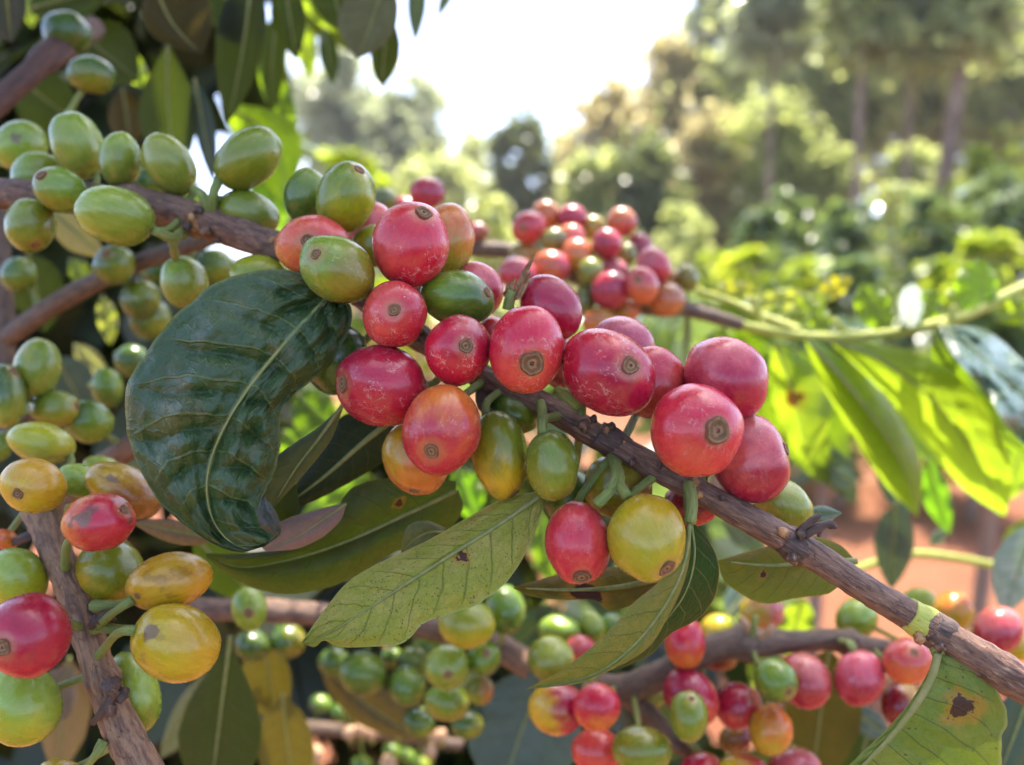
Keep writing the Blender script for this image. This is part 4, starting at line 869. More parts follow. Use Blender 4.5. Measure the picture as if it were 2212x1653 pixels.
    gl('brownish mustard leaf behind the dull green cherries', 690, 1420, .30, 930, 1600, .30, 45, 50, YEL, group=G4, A=(.07, .05, .008), B=(.05, .04, .008), T=(.2, .12, .01), trans=.3, bend=20)
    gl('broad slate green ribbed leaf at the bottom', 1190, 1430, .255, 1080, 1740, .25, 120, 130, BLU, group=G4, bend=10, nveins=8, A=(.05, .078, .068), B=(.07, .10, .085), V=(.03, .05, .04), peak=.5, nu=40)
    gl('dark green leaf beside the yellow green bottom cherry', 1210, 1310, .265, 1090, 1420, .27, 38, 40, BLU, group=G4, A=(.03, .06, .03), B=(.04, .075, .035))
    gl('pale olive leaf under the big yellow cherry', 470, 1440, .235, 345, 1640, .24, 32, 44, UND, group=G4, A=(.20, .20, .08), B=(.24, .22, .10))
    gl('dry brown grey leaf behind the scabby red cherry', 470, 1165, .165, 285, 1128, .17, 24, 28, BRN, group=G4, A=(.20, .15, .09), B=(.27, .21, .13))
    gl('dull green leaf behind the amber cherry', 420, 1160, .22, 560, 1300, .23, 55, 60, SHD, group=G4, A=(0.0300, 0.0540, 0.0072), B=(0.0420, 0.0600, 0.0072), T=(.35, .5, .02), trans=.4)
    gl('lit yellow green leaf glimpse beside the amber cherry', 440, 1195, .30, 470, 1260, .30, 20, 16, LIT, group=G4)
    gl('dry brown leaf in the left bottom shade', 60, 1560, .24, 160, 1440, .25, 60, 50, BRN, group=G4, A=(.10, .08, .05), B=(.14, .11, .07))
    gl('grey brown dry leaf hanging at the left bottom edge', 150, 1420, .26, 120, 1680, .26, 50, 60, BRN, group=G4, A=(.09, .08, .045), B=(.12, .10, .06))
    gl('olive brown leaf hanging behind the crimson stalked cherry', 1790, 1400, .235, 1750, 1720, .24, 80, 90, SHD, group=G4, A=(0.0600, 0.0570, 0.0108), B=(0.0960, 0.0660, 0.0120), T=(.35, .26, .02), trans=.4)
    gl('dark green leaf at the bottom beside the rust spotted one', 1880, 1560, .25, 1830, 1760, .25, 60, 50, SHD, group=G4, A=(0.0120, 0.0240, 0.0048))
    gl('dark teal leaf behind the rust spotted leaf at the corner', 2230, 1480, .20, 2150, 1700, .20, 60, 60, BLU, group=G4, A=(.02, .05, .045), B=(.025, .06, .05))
    gl('grey green leaf behind the half red cherry', 1830, 1530, .24, 1930, 1600, .24, 30, 30, BLU, group=G4, A=(.13, .17, .12))
    gl('bright yellow green leaf behind the grey twig', 1735, 1290, .29, 1700, 1420, .30, 34, 40, LIT, group=G4)
    gl('lit green leaf between the lower red cherries', 1620, 1420, .29, 1690, 1500, .29, 34, 30, LIT, group=G4, A=(.08, .16, .02))
    gl('lit green leaf glimpse through the gap by the olive grey leaf', 610, 930, .30, 690, 1010, .30, 45, 45, LIT, group=G4, A=(.05, .12, .01), T=(.35, .6, .02))
    gl('green leaf glimpse over the olive grey leaf', 640, 850, .28, 720, 930, .28, 50, 50, LIT, group=G4, A=(.04, .09, .01), T=(.2, .34, .015))
    gl('lit leaf strip under the black green leaf', 650, 1120, .28, 800, 1020, .28, 22, 22, LIT, group=G4, T=(.45, .75, .03))
    gl('lit green leaf between orange yellow and olive yellow cherries', 985, 1010, .30, 1030, 1130, .30, 34, 40, LIT, group=G4, T=(.35, .7, .02))
    gl('bright leaf glimpse between speckled leaf and hanging red cherry', 1165, 1100, .30, 1190, 1270, .30, 30, 36, LIT, group=G4, A=(.05, .1, .02), T=(.3, .5, .02))
M_DKBR = bark_mat('bark_shaded', (.06, .025, .02), (.13, .06, .04), (.16, .085, .06))
def build_branches():
    b = branch('thick brown main branch carrying the sharp cherries, bare with a green band toward its end',
        [(-60, 415, .178, 33), (120, 425, .176, 33), (310, 445, .172, 34), (440, 478, .168, 38), (560, 520, .164, 33), (640, 552, .161, 29), (800, 650, .157, 29), (930, 745, .154, 28), (1060, 822, .149, 28), (1190, 885, .1445, 28), (1300, 948, .1405, 29), (1370, 985, .1385, 27), (1500, 1058, .1365, 28), (1620, 1122, .1345, 29), (1715, 1176, .1330, 32), (1800, 1228, .1320, 31), (1900, 1290, .1310, 32), (2000, 1350, .1300, 35), (2110, 1418, .1290, 38), (2290, 1525, .1275, 40)],
        M_BRANCH, knots=((.165, .012, .28), (.455, .01, .2)), n=420, nseg=36, fine=.07)
    collar(b, 1290, 936, 1352, 975, .1398, 29, 29, M_NODE, bulge=.2)
    collar(b, 1690, 1162, 1742, 1194, .1331, 33, 33, M_NODE, bulge=.16)
    collar(b, 1958, 1324, 2008, 1354, .13035, 36.8, 38, M_GST2, 'green_band', bulge=.04)
    collar(b, 2002, 1351, 2046, 1378, .13005, 38, 39, M_NODE, bulge=.10)
    collar(b, 425, 468, 470, 490, .1683, 38, 36, M_DRY, bulge=.10)
    # withered stub at the node and flower remnants
    for i, (x0, y0, x1, y1, r0, r1) in enumerate(((1725, 1150, 1772, 1112, 9, 5), (1735, 1158, 1800, 1128, 9, 8), (1790, 1135, 1806, 1140, 9, 4), (1772, 1140, 1768, 1160, 6, 3))):
        tube('twig_stub', [P(x0, y0, .1315), P((x0+x1)/2, (y0+y1)/2-3, .131), P(x1, y1, .131)], [r0*.131/F, (r0+r1)*.55*.131/F, r1*.131/F], M_NODE, b, nseg=9, n=10, wob=.5)
    tube('twig_stub', [P(1205, 845, .140), P(1228, 858, .138), P(1248, 880, .1385)], [13*.14/F, 13*.14/F, 10*.14/F], M_GSTEM, b, nseg=10, n=10, wob=.4)
    tube('twig_stub', [P(1168, 870, .142), P(1172, 905, .1385), P(1169, 938, .1345)], [.0010, .0009, .0008], M_STALK, b, nseg=9, n=12, wob=.35)
    tube('twig_stub', [P(1322, 985, .139), P(1330, 1022, .1335), P(1322, 1055, .131), P(1288, 1092, .1305)], [.0012, .0010, .0009, .0010], M_STALK, b, nseg=9, n=16, wob=.35)
    tube('twig_stub', [P(1332, 1000, .137), P(1338, 1040, .132), P(1353, 1072, .1285)], [.0011, .0009, .0009], M_STALK, b, nseg=9, n=12, wob=.35)
    tube('twig_stub', [P(1045, 830, .150), P(1040, 868, .146), P(1062, 905, .142)], [.0014, .0011, .0010], M_NODE, b, nseg=9, n=12, wob=.35)
    tube('twig_stub', [P(395, 500, .166), P(375, 520, .162), P(378, 556, .168)], [.0012, .0010, .0009], M_STALK, b, nseg=9, n=12, wob=.3)
    tube('twig_stub', [P(395, 505, .166), P(365, 512, .160), P(332, 498, .157)], [.0012, .0010, .0010], M_STALK, b, nseg=9, n=12, wob=.3)
    tube('twig_stub', [P(455, 470, .166), P(440, 425, .164), P(418, 408, .168)], [.0012, .0010, .0009], M_STALK, b, nseg=9, n=12, wob=.3)
    tube('twig_stub', [P(460, 465, .166), P(462, 420, .163), P(474, 390, .164)], [.0012, .0010, .0009], M_STALK, b, nseg=9, n=12, wob=.3)
    for i, (x, y, d, r) in enumerate(((1262, 918, .1375, .0012), (1282, 905, .1375, .0008), (1345, 960, .1375, .0011), (1368, 998, .136, .0009), (1425, 1005, .135, .0007), (1508, 1068, .1335, .0010), (1472, 1046, .1345, .0009), (1560, 1075, .1325, .0006), (1690, 1150, .1305, .0011), (1712, 1205, .1305, .0012), (1730, 1155, .1300, .0009), (1985, 1378, .1275, .0011), (2030, 1395, .127, .0010), (430, 455, .1635, .0013), (412, 470, .163, .001), (445, 500, .1625, .0012), (470, 520, .163, .0008), (590, 520, .159, .0009), (350, 440, .168, .0012), (1322, 922, .1375, .0009), (1310, 930, .137, .0007), (465, 500, .164, .0011), (405, 490, .163, .001), (1500, 1040, .134, .001))):
        lump('bud_scar', P(x, y, d+.0006), r*.9, (M_BRANCH, M_NODE, M_DRY)[i % 3], b, i*3.1, (9, 7), .6)
    t = branch('tan knotty branch rising between yellow and crimson cherries at the left bottom',
        [(70, 1060, 0.1575, 30), (95, 1120, 0.1525, 36), (125, 1200, 0.1485, 32), (155, 1280, 0.1455, 32), (182, 1345, 0.1435, 33), (205, 1420, 0.1415, 31), (232, 1500, 0.1405, 33), (262, 1570, 0.1395, 36), (300, 1650, 0.1385, 38), (350, 1750, 0.1375, 40)],
        M_BRANCH2, knots=((.42, .02, .16), (.63, .02, .2)), n=260, nseg=30, fine=.07)
    collar(t, 148, 1312, 208, 1322, 0.1430, 12, 9, M_NODE, bulge=.5)
    for x0, y0, x1, y1, d, r in ((205, 1310, 285, 1298, 0.1430, 13), (212, 1350, 291, 1361, 0.1405, 11), (255, 1490, 200, 1560, 0.1365, 9), (110, 1130, 20, 1175, 0.1545, 12), (150, 1100, 195, 1075, 0.1495, 10), (225, 1600, 190, 1650, 0.1365, 10)):
        tube('twig_stub', [P(x0, y0, d), P((x0+x1)/2, (y0+y1)/2+4, d-.001), P(x1, y1, d)], [r*1.2*d/F, r*.9*d/F, r*.8*d/F], M_STALK if r in (13, 11, 10) else M_NODE, t, nseg=10, n=14, wob=.45)
    for i, (x, y, d, r) in enumerate(((245, 1480, 0.1360, .0016), (262, 1500, 0.1370, .0013), (228, 1335, 0.1395, .0014), (205, 1345, 0.1395, .0012), (238, 1530, 0.1360, .0012))):
        lump('bud_scar', P(x, y, d), r, M_NODE, t, i*5.1, (10, 8), .7)
    g5 = 'blurred branches behind the sharp pile'
    branch('shaded brown branch running out of the top left corner', [(-60, 275, .225, 22), (20, 200, .23, 24), (75, 150, .235, 24), (115, 115, .24, 30), (200, 60, .26, 24)], M_DKBR, g5)
    branch('diagonal grey brown branch behind the blurred green cherries', [(10, 735, .235, 21), (70, 690, .23, 22), (140, 645, .226, 21), (240, 595, .222, 20), (350, 550, .22, 18), (470, 510, .22, 16)], M_BRANCH3, g5)
    branch('upright grey brown shoot along the picture edge', [(0, 440, .235, 17), (4, 560, .235, 17), (12, 700, .235, 19), (8, 800, .235, 22)], M_BRANCH3, g5)
    branch('short brown twig among the left lower green cherries', [(-20, 960, .20, 17), (35, 925, .20, 17), (70, 880, .20, 14), (80, 840, .2, 12)], M_BRANCH3, g5)
    branch('brown branch slanting down behind the bright yellow green cherry', [(120, 1110, .215, 20), (200, 1020, .21, 24), (290, 965, .205, 26), (400, 920, .205, 24)], M_BRANCH, g5)
    branch('straight brown branch passing behind the single black scarred cherry', [(380, 1315, .235, 22), (520, 1318, .236, 24), (700, 1328, .238, 26), (880, 1345, .242, 28), (1000, 1370, .244, 30), (1080, 1400, .24, 32), (1150, 1440, .238, 30)], M_BRANCH, g5)
    branch('thin shaded twig carrying tan buds near the bottom edge', [(650, 1570, .33, 14), (760, 1580, .33, 14), (880, 1592, .33, 13), (1000, 1610, .33, 11)], M_BRANCH3, g5)
    f = branch('forked grey brown twig bearing the lower red cherries', [(1290, 1480, .215, 26), (1350, 1488, .213, 32), (1420, 1462, .211, 30), (1490, 1425, .21, 28), (1550, 1398, .21, 30), (1610, 1388, .21, 32), (1700, 1386, .211, 24), (1790, 1382, .212, 22), (1830, 1388, .212, 24), (1900, 1398, .214, 18), (2000, 1405, .217, 16)], M_BRANCH3, g5, knots=((.44, .02, .3), (.75, .02, .3)))
    tube('side_twig', [P(1345, 1490, .213), P(1400, 1540, .211), P(1455, 1600, .21), P(1510, 1640, .21), P(1570, 1690, .21)], [24*.21/F, 21*.21/F, 20*.21/F, 20*.21/F, 18*.21/F], M_BRANCH3, f, n=40, wob=.2)
    for x0, y0, x1, y1, c in ((1615, 1388, 1632, 1330, M_GSTEM), (1610, 1395, 1640, 1440, M_STALK), (1835, 1388, 1842, 1412, M_GSTEM), (1640, 1380, 1670, 1350, M_BUD), (1620, 1370, 1600, 1335, M_BUD), (1510, 1640, 1490, 1602, M_STALK)):
        tube('twig_stub', [P(x0, y0, .208), P((x0+x1)/2+4, (y0+y1)/2, .206), P(x1, y1, .206)], [10*.208/F, 8*.208/F, 8*.208/F], c, f, nseg=9, n=12, wob=.4)
    m = branch('purple brown stem of the far blurred bunch ending in a pale green shoot', [(892, 470, .286, 13), (940, 505, .295, 15), (1000, 535, .30, 17), (1110, 545, .295, 18), (1250, 600, .285, 18), (1380, 660, .28, 18), (1480, 668, .282, 17), (1560, 690, .284, 15), (1600, 702, .285, 14)], M_BRANCH3, g5)
    tube('green_shoot', [P(1600, 702, .285), P(1700, 722, .287), P(1800, 728, .29), P(1920, 720, .294), P(2000, 705, .297), P(2090, 680, .30), P(2150, 650, .303), P(2240, 610, .306)], [11*.285/F, 10*.285/F, 10*.285/F, 11*.285/F, 12*.285/F, 12*.285/F, 14*.285/F, 15*.285/F], M_GST2, m, n=70, wob=.12)
    tube('green_shoot', [P(1500, 625, .31), P(1570, 650, .31), P(1640, 680, .305), P(1730, 716, .295)], [7*.3/F, 8*.3/F, 9*.3/F, 10*.3/F], M_GST2, m, n=30, wob=.12)
    for x0, y0, x1, y1 in ((1650, 708, 1625, 640), (1830, 722, 1800, 690), (1965, 712, 1968, 690), (2055, 690, 2062, 660), (2035, 700, 2060, 715)):
        tube('side_twig', [P(x0, y0, .292), P((x0+x1)/2, (y0+y1)/2, .292), P(x1, y1, .292)], [9*.29/F, 8*.29/F, 7*.29/F], M_GST2, m, nseg=9, n=9, wob=.2)
    branch('thin pale green twig crossing the red soil', [(1840, 1232, .33, 8), (1960, 1198, .335, 9), (2060, 1205, .34, 9), (2160, 1222, .34, 9), (2280, 1225, .34, 10)], M_GST2, g5)
    # dry bract standing up between cherries
    r = empty('dry_bract', P(1103, 650, .144)); tag(r, 'dry brown papery flower bract sticking up behind the tall red cherry', 'flower remnant')
    tube('stalk', [P(1098, 668, .1445), P(1102, 645, .144), P(1108, 628, .1435)], [.0011, .0012, .0008], M_GSTEM, r, nseg=8, n=10, wob=.3)
    def shard(pts, d, wd):
        vs = []; fs = []
        for i, (x, y, hw) in enumerate(pts):
            for j in (-1, 0, 1): vs.append(P(x+j*hw, y+abs(j)*hw*.2, d+(.0006 if j == 0 else 0)+.0004*math.sin(i*2+j)))
        for i in range(len(pts)-1):
            for j in range(2): fs.append((i*3+j, i*3+j+1, i*3+j+4, i*3+j+3))
        link('bract', mk('bract', vs, fs), M_DRY, r)
    shard([(1112, 645, 8), (1122, 615, 10), (1135, 585, 8), (1148, 560, 4), (1157, 548, 1)], .143, 1)
    shard([(1105, 650, 7), (1100, 630, 10), (1102, 612, 9), (1112, 602, 3)], .1435, 1)
    shard([(1118, 648, 5), (1130, 622, 7), (1140, 600, 4), (1146, 586, 1)], .1425, 1)
    shard([(1098, 645, 6), (1090, 635, 4), (1094, 622, 1)], .144, 1)
    # tan buds
    for i, (x, y, r_, lab) in enumerate(((756, 1582, 15, 'tan blurred flower bud, first of three touching on the shaded twig'), (779, 1576, 14, 'tan blurred flower bud, middle of three touching on the shaded twig'), (802, 1583, 14, 'tan blurred flower bud, last of three touching on the shaded twig'),
            (857, 1570, 22, 'yellow green blurred bud on the shaded twig'), (923, 1582, 14, 'tan blurred bud, first of a spaced pair on the shaded twig'), (951, 1588, 14, 'pink tan blurred bud, second of a spaced pair on the shaded twig'),
            (682, 1630, 19, 'pinkish blurred bud on a pale stalk near the bottom edge'), (839, 1648, 17, 'orange tan blurred bud cut by the bottom edge'), (930, 1622, 14, 'dull olive tan bud below the spaced pair'))):
        b_ = empty('flower_bud', P(x, y, .322)); tag(b_, lab, 'flower bud', 'blurred buds near the bottom edge')
        mat = M_GST2 if i == 3 else M_BUD
        lump('bud', P(x, y, .322), r_*.322/F, mat, b_, i*2.3, (14, 10), .25)
        tube('stalk', [P(x, y+r_*.6, .323), P(x+3, y+r_*1.6, .326)], [.0012, .001], M_STALK, b_, nseg=7, n=6)
# ------------------------------------------------------------------ foliage built leaf by leaf
LT = np.array([(0, 0, 0), (-.30, .30, .03), (0, .30, -.02), (.30, .30, .03), (-.26, .68, .0), (0, .68, -.05), (.26, .68, .0), (0, 1.0, -.16)])
LF = [(0, 2, 1), (0, 3, 2), (1, 2, 5, 4), (2, 3, 6, 5), (4, 5, 7), (5, 6, 7)]
DT = np.array([(0, 0, 0), (-.32, .45, .05), (.32, .45, .05), (0, 1.0, -.05)]); DF = [(0, 2, 3, 1)]
def foliage(name, cen, size, mat, parent, tmpl='d', droop=.3, wid=1.0, rng=RNG, axis=None):
    T, Fc = (LT, LF) if tmpl == 'l' else (DT, DF)
    n = len(cen); size = np.broadcast_to(np.asarray(size, float), (n,))*rng.uniform(.65, 1.3, n)
    if axis is None:
        y = rng.normal(size=(n, 3)); y /= np.linalg.norm(y, axis=1)[:, None]; y[:, 2] = y[:, 2]*.6-droop
    else: y = axis.copy()
    y /= np.linalg.norm(y, axis=1)[:, None]
    z = rng.normal(size=(n, 3))*.75+np.array([0, 0, 1.0]); x = np.cross(y, z); x /= np.linalg.norm(x, axis=1)[:, None]+1e-9; z = np.cross(x, y)
    V = (cen[:, None, :]+size[:, None, None]*(T[None, :, 0, None]*wid*x[:, None, :]+(T[None, :, 1, None])*y[:, None, :]+T[None, :, 2, None]*z[:, None, :])).reshape(-1, 3)
    m = len(T); fl = len(Fc)
    lens = np.tile([len(f) for f in Fc], n); base = np.array([i for f in Fc for i in f])
    loops = (base[None, :]+(np.arange(n)*m)[:, None]).ravel()
    me = bpy.data.meshes.new(name); me.vertices.add(len(V)); me.vertices.foreach_set('co', V.ravel())
    me.loops.add(len(loops)); me.loops.foreach_set('vertex_index', loops.astype(np.int32))
    me.polygons.add(len(lens)); st = np.concatenate([[0], np.cumsum(lens)[:-1]])
    me.polygons.foreach_set('loop_start', st.astype(np.int32)); me.polygons.foreach_set('loop_total', lens.astype(np.int32))
    me.polygons.foreach_set('use_smooth', np.ones(len(lens), bool))
    me.update(calc_edges=True)
    vattr(me, 'rnd', np.repeat(rng.uniform(0, 1, n), fl), 'FLOAT', 'FACE')
    return link(name, me, mat, parent)
def clumps(n, lobes, rng=RNG, freq=1.0, thr=.0):
    """leaf positions spread through a set of lobes (centre, radii), thinned to tufts and gaps"""
    wts = np.array([r[0]*r[1]*r[2] for c, r in lobes])**.8; wts /= wts.sum(); out = []
    o = rng.uniform(0, 90, 3)
    for (c, r), k in zip(lobes, (wts*n).astype(int)+1):
        got = 0
        for _ in range(8):
            d = rng.normal(size=(k*2, 3)); d /= np.linalg.norm(d, axis=1)[:, None]
            p = np.array(c)+d*(rng.uniform(0, 1, (k*2, 1))**.42)*np.array(r)*(1+.26*rng.normal(size=(k*2, 1)))
            for q in p:
                if mnoise.noise(Vector(q*freq+o))+.5*mnoise.noise(Vector(q*freq*2.7+o)) > thr:
                    out.append(q); got += 1
                    if got >= k: break
            if got >= k: break
    return np.array(out)
F_GREY = foliage_mat('foliage_grey_green', (.20, .23, .15), (.27, .30, .19), (.38, .40, .25), (.56, .62, .28), .55, .26)
F_OLIVE = foliage_mat('foliage_olive', (.20, .235, .10), (.28, .31, .13), (.42, .45, .17), (.64, .70, .18), .58, .26)
F_GOLD = foliage_mat('foliage_gold', (.27, .245, .13), (.36, .32, .17), (.47, .41, .21), (.68, .60, .24), .58, .3)
F_DARK = foliage_mat('foliage_dark', (.075, .10, .045), (.11, .14, .055), (.19, .22, .08), (.36, .42, .09), .4, .28)
F_COFFEE = foliage_mat('foliage_coffee', (.06, .105, .05), (.09, .14, .06), (.17, .23, .06), (.45, .60, .06), .32, .15)
F_BRIGHT = foliage_mat('foliage_bright', (.13, .20, .02), (.18, .25, .025), (.30, .30, .03), (.65, .75, .03), .55, .34)
F_SHADE = foliage_mat('foliage_shade', (.012, .018, .007), (.022, .032, .010), (.05, .06, .012), (.12, .16, .01), .2, .45)  # coffee leaves again, with the bush's inner shade in the colour
def tree(label, px, d, top, half, low, mat, lobes_n, nleaf, leaf, seed, trunk=.16, name='tree', cat='tree', flat=1.0, lean=0.0):
    """a tree standing d metres away; top / low: pixel rows of the crown's top and underside, half: its half width in pixels"""
    rng = np.random.default_rng(seed); rd = random.Random(seed)
    c = P(px, 400, d); x, y = c.x, c.y
    zt = P(px, top, d).z; zl = max(.3, P(px, low, d).z); hw = half/F*d
    root = empty(name, (x, y, 0)); tag(root, label, cat, 'trees behind the plantation')
    hc = zt-zl; lobes = []
    for i in range(lobes_n):
        t = rd.uniform(.08, .92); r = hw*rd.uniform(.36, .58)*(1-.35*t)
        a = rd.uniform(0, 6.28); rr = (hw-r*.7)*rd.uniform(.3, 1)*math.sin(math.pi*min(1, .25+t*.7))
        lobes.append(((x+rr*math.cos(a)+lean*t, y+rr*math.sin(a)*.8, zl+hc*t), (r, r*.9, r*.75*flat)))
    lobes.append(((x+lean, y, zt-hw*.42), (hw*.5, hw*.5, hw*.45)))
    for t_ in ((.30, .62) if hc < 3*hw else (.18, .38, .58, .76)):
        lobes.append(((x+lean*t_+rd.uniform(-.3, .3)*hw, y+rd.uniform(-.1, .1)*hw, zl+hc*t_), (hw*1.12*(1.08-.40*t_)*rd.uniform(.8, 1.15), hw*.8, max(hc*.26, hw*.4))))
    foliage('crown', clumps(int(nleaf*2.9), lobes, rng, 26/d*1.1, .0), leaf*1.12, mat, root, rng=rng, droop=.5)
    tr = empty('trunk_base', (x, y, 0)); bpy.data.objects.remove(tr)
    hh = zl+hc*.75
    trunk_o = tube('trunk', [Vector((x, y, -.1)), Vector((x+.1*trunk, y, hh*.3)), Vector((x+lean*.4-.2*trunk, y, hh*.65)), Vector((x+lean*.8, y, hh))], [trunk*1.25, trunk, trunk*.75, trunk*.25], M_TRUNK, root, nseg=12, n=24, wob=.1)
    for i, (lc, lr) in enumerate(lobes[:7]):
        zz = max(zl*.6, lc[2]-hc*.25); s = Vector((x+lean*.5*zz/max(hh, .1), y, min(zz, hh*.9))); e = Vector(lc)
        tube('limb', [s, s.lerp(e, .5)+Vector((0, 0, -.1*hc*.3)), e], [trunk*.4, trunk*.25, trunk*.08], M_TRUNK, root, nseg=8, n=12, wob=.1)
    return root
def shrub(label, px, d, top, half, mat, nleaf, leaf, seed, low=None, group='coffee shrubs in the plantation', tmpl='l', name='coffee_shrub', cat='shrub', tiers=6):
    rng = np.random.default_rng(seed); rd = random.Random(seed)
    c = P(px, 400, d); x, y = c.x, c.y; zt = P(px, top, d).z; hw = half/F*d; zl = .15 if low is None else P(px, low, d).z
    root = empty(name, (x, y, 0)); tag(root, label, cat, group)
    cen, ax = [], []
    nb = max(10, int(nleaf*1.7)//14)
    for i in range(nb):
        t = rd.random()**.8; z0 = zl+(zt-zl)*t; a = rd.uniform(0, 6.28); L = hw*(1.05-.75*t**2)*rd.uniform(.6, 1.05)
        for k in range(14):
            q = (k//2+.6)/7.2
            pz = z0+L*.25*q-L*.45*q*q
            p = np.array([x+math.cos(a)*L*q, y+math.sin(a)*L*q, pz])
            side = 1 if k % 2 else -1
            o = np.array([math.cos(a)*.55-side*math.sin(a), math.sin(a)*.55+side*math.cos(a), -.35+rd.uniform(-.35, .3)])
            cen.append(p); ax.append(o+rng.normal(size=3)*.25)
    foliage('foliage', np.array(cen), leaf, mat, root, tmpl, rng=rng, axis=np.array(ax), wid=.85)
    tube('stem', [Vector((x, y, -.05)), Vector((x+.02, y, zt*.5)), Vector((x, y, zt*.92))], [.03, .022, .008], M_TRUNK, root, nseg=8, n=14, wob=.2)
    return root
def build_backdrop():
    # ground
    t = NT('red_soil'); co = t.n('TexCoord').outputs['Object']
    n1 = t.noise(co, .9, 6.0, .65); n2 = t.noise(co, 14.0, 6.0, .7); n3 = t.noise(co, .12, 3.0)
    c = t.mix(t.step(n1, .35, .65), (.165, .050, .017), (.22, .080, .033)); c = t.mix(t.step(n2, .45, .75, 0, .6), c, (.26, .11, .055))
    c = t.mix(t.step(n3, .52, .62, 0, .75), c, (.14, .15, .045))
    b = t.n('BsdfPrincipled', i={'Base Color': c, 'Roughness': .95, 'Normal': t.bump(t.math('ADD', n1, t.math('MULTIPLY', n2, .6)), .8, .05)})
    msoil = t.out(b.outputs[0])
    vs, fs = [], []; nx = 90
    ys = np.concatenate([np.linspace(-3, 12, 60), np.geomspace(12.6, 600, 26)])
    for yv in ys:
        for i in range(nx+1):
            s = -1+2*i/nx; xv = s*(8+abs(yv)*.9+3) if abs(s) < 1 else s*(11+abs(yv)*1.4)
            vs.append((xv, yv, .05*mnoise.noise(Vector((xv*1.1, yv*1.1, 0)))+.02*mnoise.noise(Vector((xv*4, yv*4, 3)))))
    for i in range(len(ys)-1):
        for j in range(nx): fs.append((i*(nx+1)+j, i*(nx+1)+j+1, (i+1)*(nx+1)+j+1, (i+1)*(nx+1)+j))
    g = link('ground', mk('ground', vs, fs), msoil); tag(g, 'reddish bare soil between the coffee rows', None, None, 'structure')
    # trees
    tree('tall grey green tree with drooping crown behind the shaded leaves', 735, 34, 100, 100, 610, F_GREY, 13, 2600, .42, 11, .3)
    tree('second tall grey green tree whose rounded crown borders the white sky', 890, 36, 165, 105, 610, F_GREY, 16, 3600, .42, 12, .32)
    tree('distant pale tree seen faintly beyond the first tall one', 610, 46, 130, 95, 610, F_GREY, 10, 1600, .5, 13, .3)
    tree('low pale green tree in the dip under the white sky', 1030, 42, 298, 60, 610, F_OLIVE, 10, 1500, .4, 14, .25)
    tree('dark bushy tree with shaded foot in the middle of the treeline', 1128, 24, 250, 72, 610, F_DARK, 12, 2600, .26, 15, .2)
    tree('slim pale tree between the dark bushy one and the golden one', 1215, 27, 290, 45, 610, F_OLIVE, 8, 1300, .28, 16, .18)
    tree('golden olive tree sloping up under the white sky', 1330, 22, 190, 100, 610, F_GOLD, 14, 3000, .26, 17, .22)
    tree('larger golden olive tree with its crown against the sky', 1450, 23, 85, 110, 610, F_GOLD, 16, 3600, .27, 18, .26)
    tree('tall thin crowned tree at the sky edge with bluish gaps', 1570, 24, -160, 95, 400, F_GREY, 16, 2600, .30, 19, .28)
    tree('massive dark olive tree with several bare trunk lengths showing', 1760, 21, -330, 200, 400, F_OLIVE, 26, 6000, .27, 20, .30)
    tree('high grey green tree filling the top edge next to the corner', 1960, 23, -330, 190, 380, F_OLIVE, 26, 5200, .28, 21, .28)
    tree('bright topped tree reaching into the top right corner', 2170, 20, -260, 170, 380, F_OLIVE, 24, 4600, .26, 22, .30)
    tree('straight slim tree whose trunk stands clear above the shrubs', 1850, 13.5, -160, 90, 140, F_OLIVE, 9, 1500, .2, 23, .09)
    tree('leaning slim tree with reddish trunk beside the straight one', 2035, 13, -160, 100, 150, F_OLIVE, 9, 1500, .2, 24, .15, lean=.4)
    tree('slim pale trunked tree between the straight and the leaning one', 1955, 13.8, -180, 80, 120, F_GREY, 8, 1200, .2, 33, .07)
    tree('thin trunked tree in front of the golden crown', 1660, 14.5, -120, 80, 130, F_GREY, 8, 1200, .2, 34, .06)
    tree('brownish understorey tree below the golden ones', 1530, 17, 240, 90, 610, F_GOLD, 12, 2200, .2, 25, .12)
    tree('olive understorey tree under the massive dark one', 1680, 16, 215, 95, 610, F_OLIVE, 12, 2400, .2, 26, .12)
    tree('leafy understorey tree between the slim trunks', 1800, 15.5, 320, 70, 610, F_OLIVE, 10, 1500, .2, 27, .10)
    tree('reddish dry understorey tree under the leaning one', 1970, 16.5, 310, 100, 610, F_OLIVE, 12, 2000, .2, 28, .12)
    tree('bushy yellow green tree at the picture edge above the shrubs', 2140, 12, 310, 80, 610, F_BRIGHT, 10, 1700, .16, 29, .10)
    tree('dark brown shaded bush between treeline and soil', 1400, 15, 300, 90, 640, F_DARK, 12, 2200, .18, 30, .10)
    tree('brown olive bush left of the dark shaded one', 1270, 15, 330, 70, 610, F_OLIVE, 10, 1700, .18, 31, .10)
    tree('far olive wood edge behind the lone red cherry', 930, 30, 330, 90, 610, F_OLIVE, 10, 2000, .32, 32, .2)
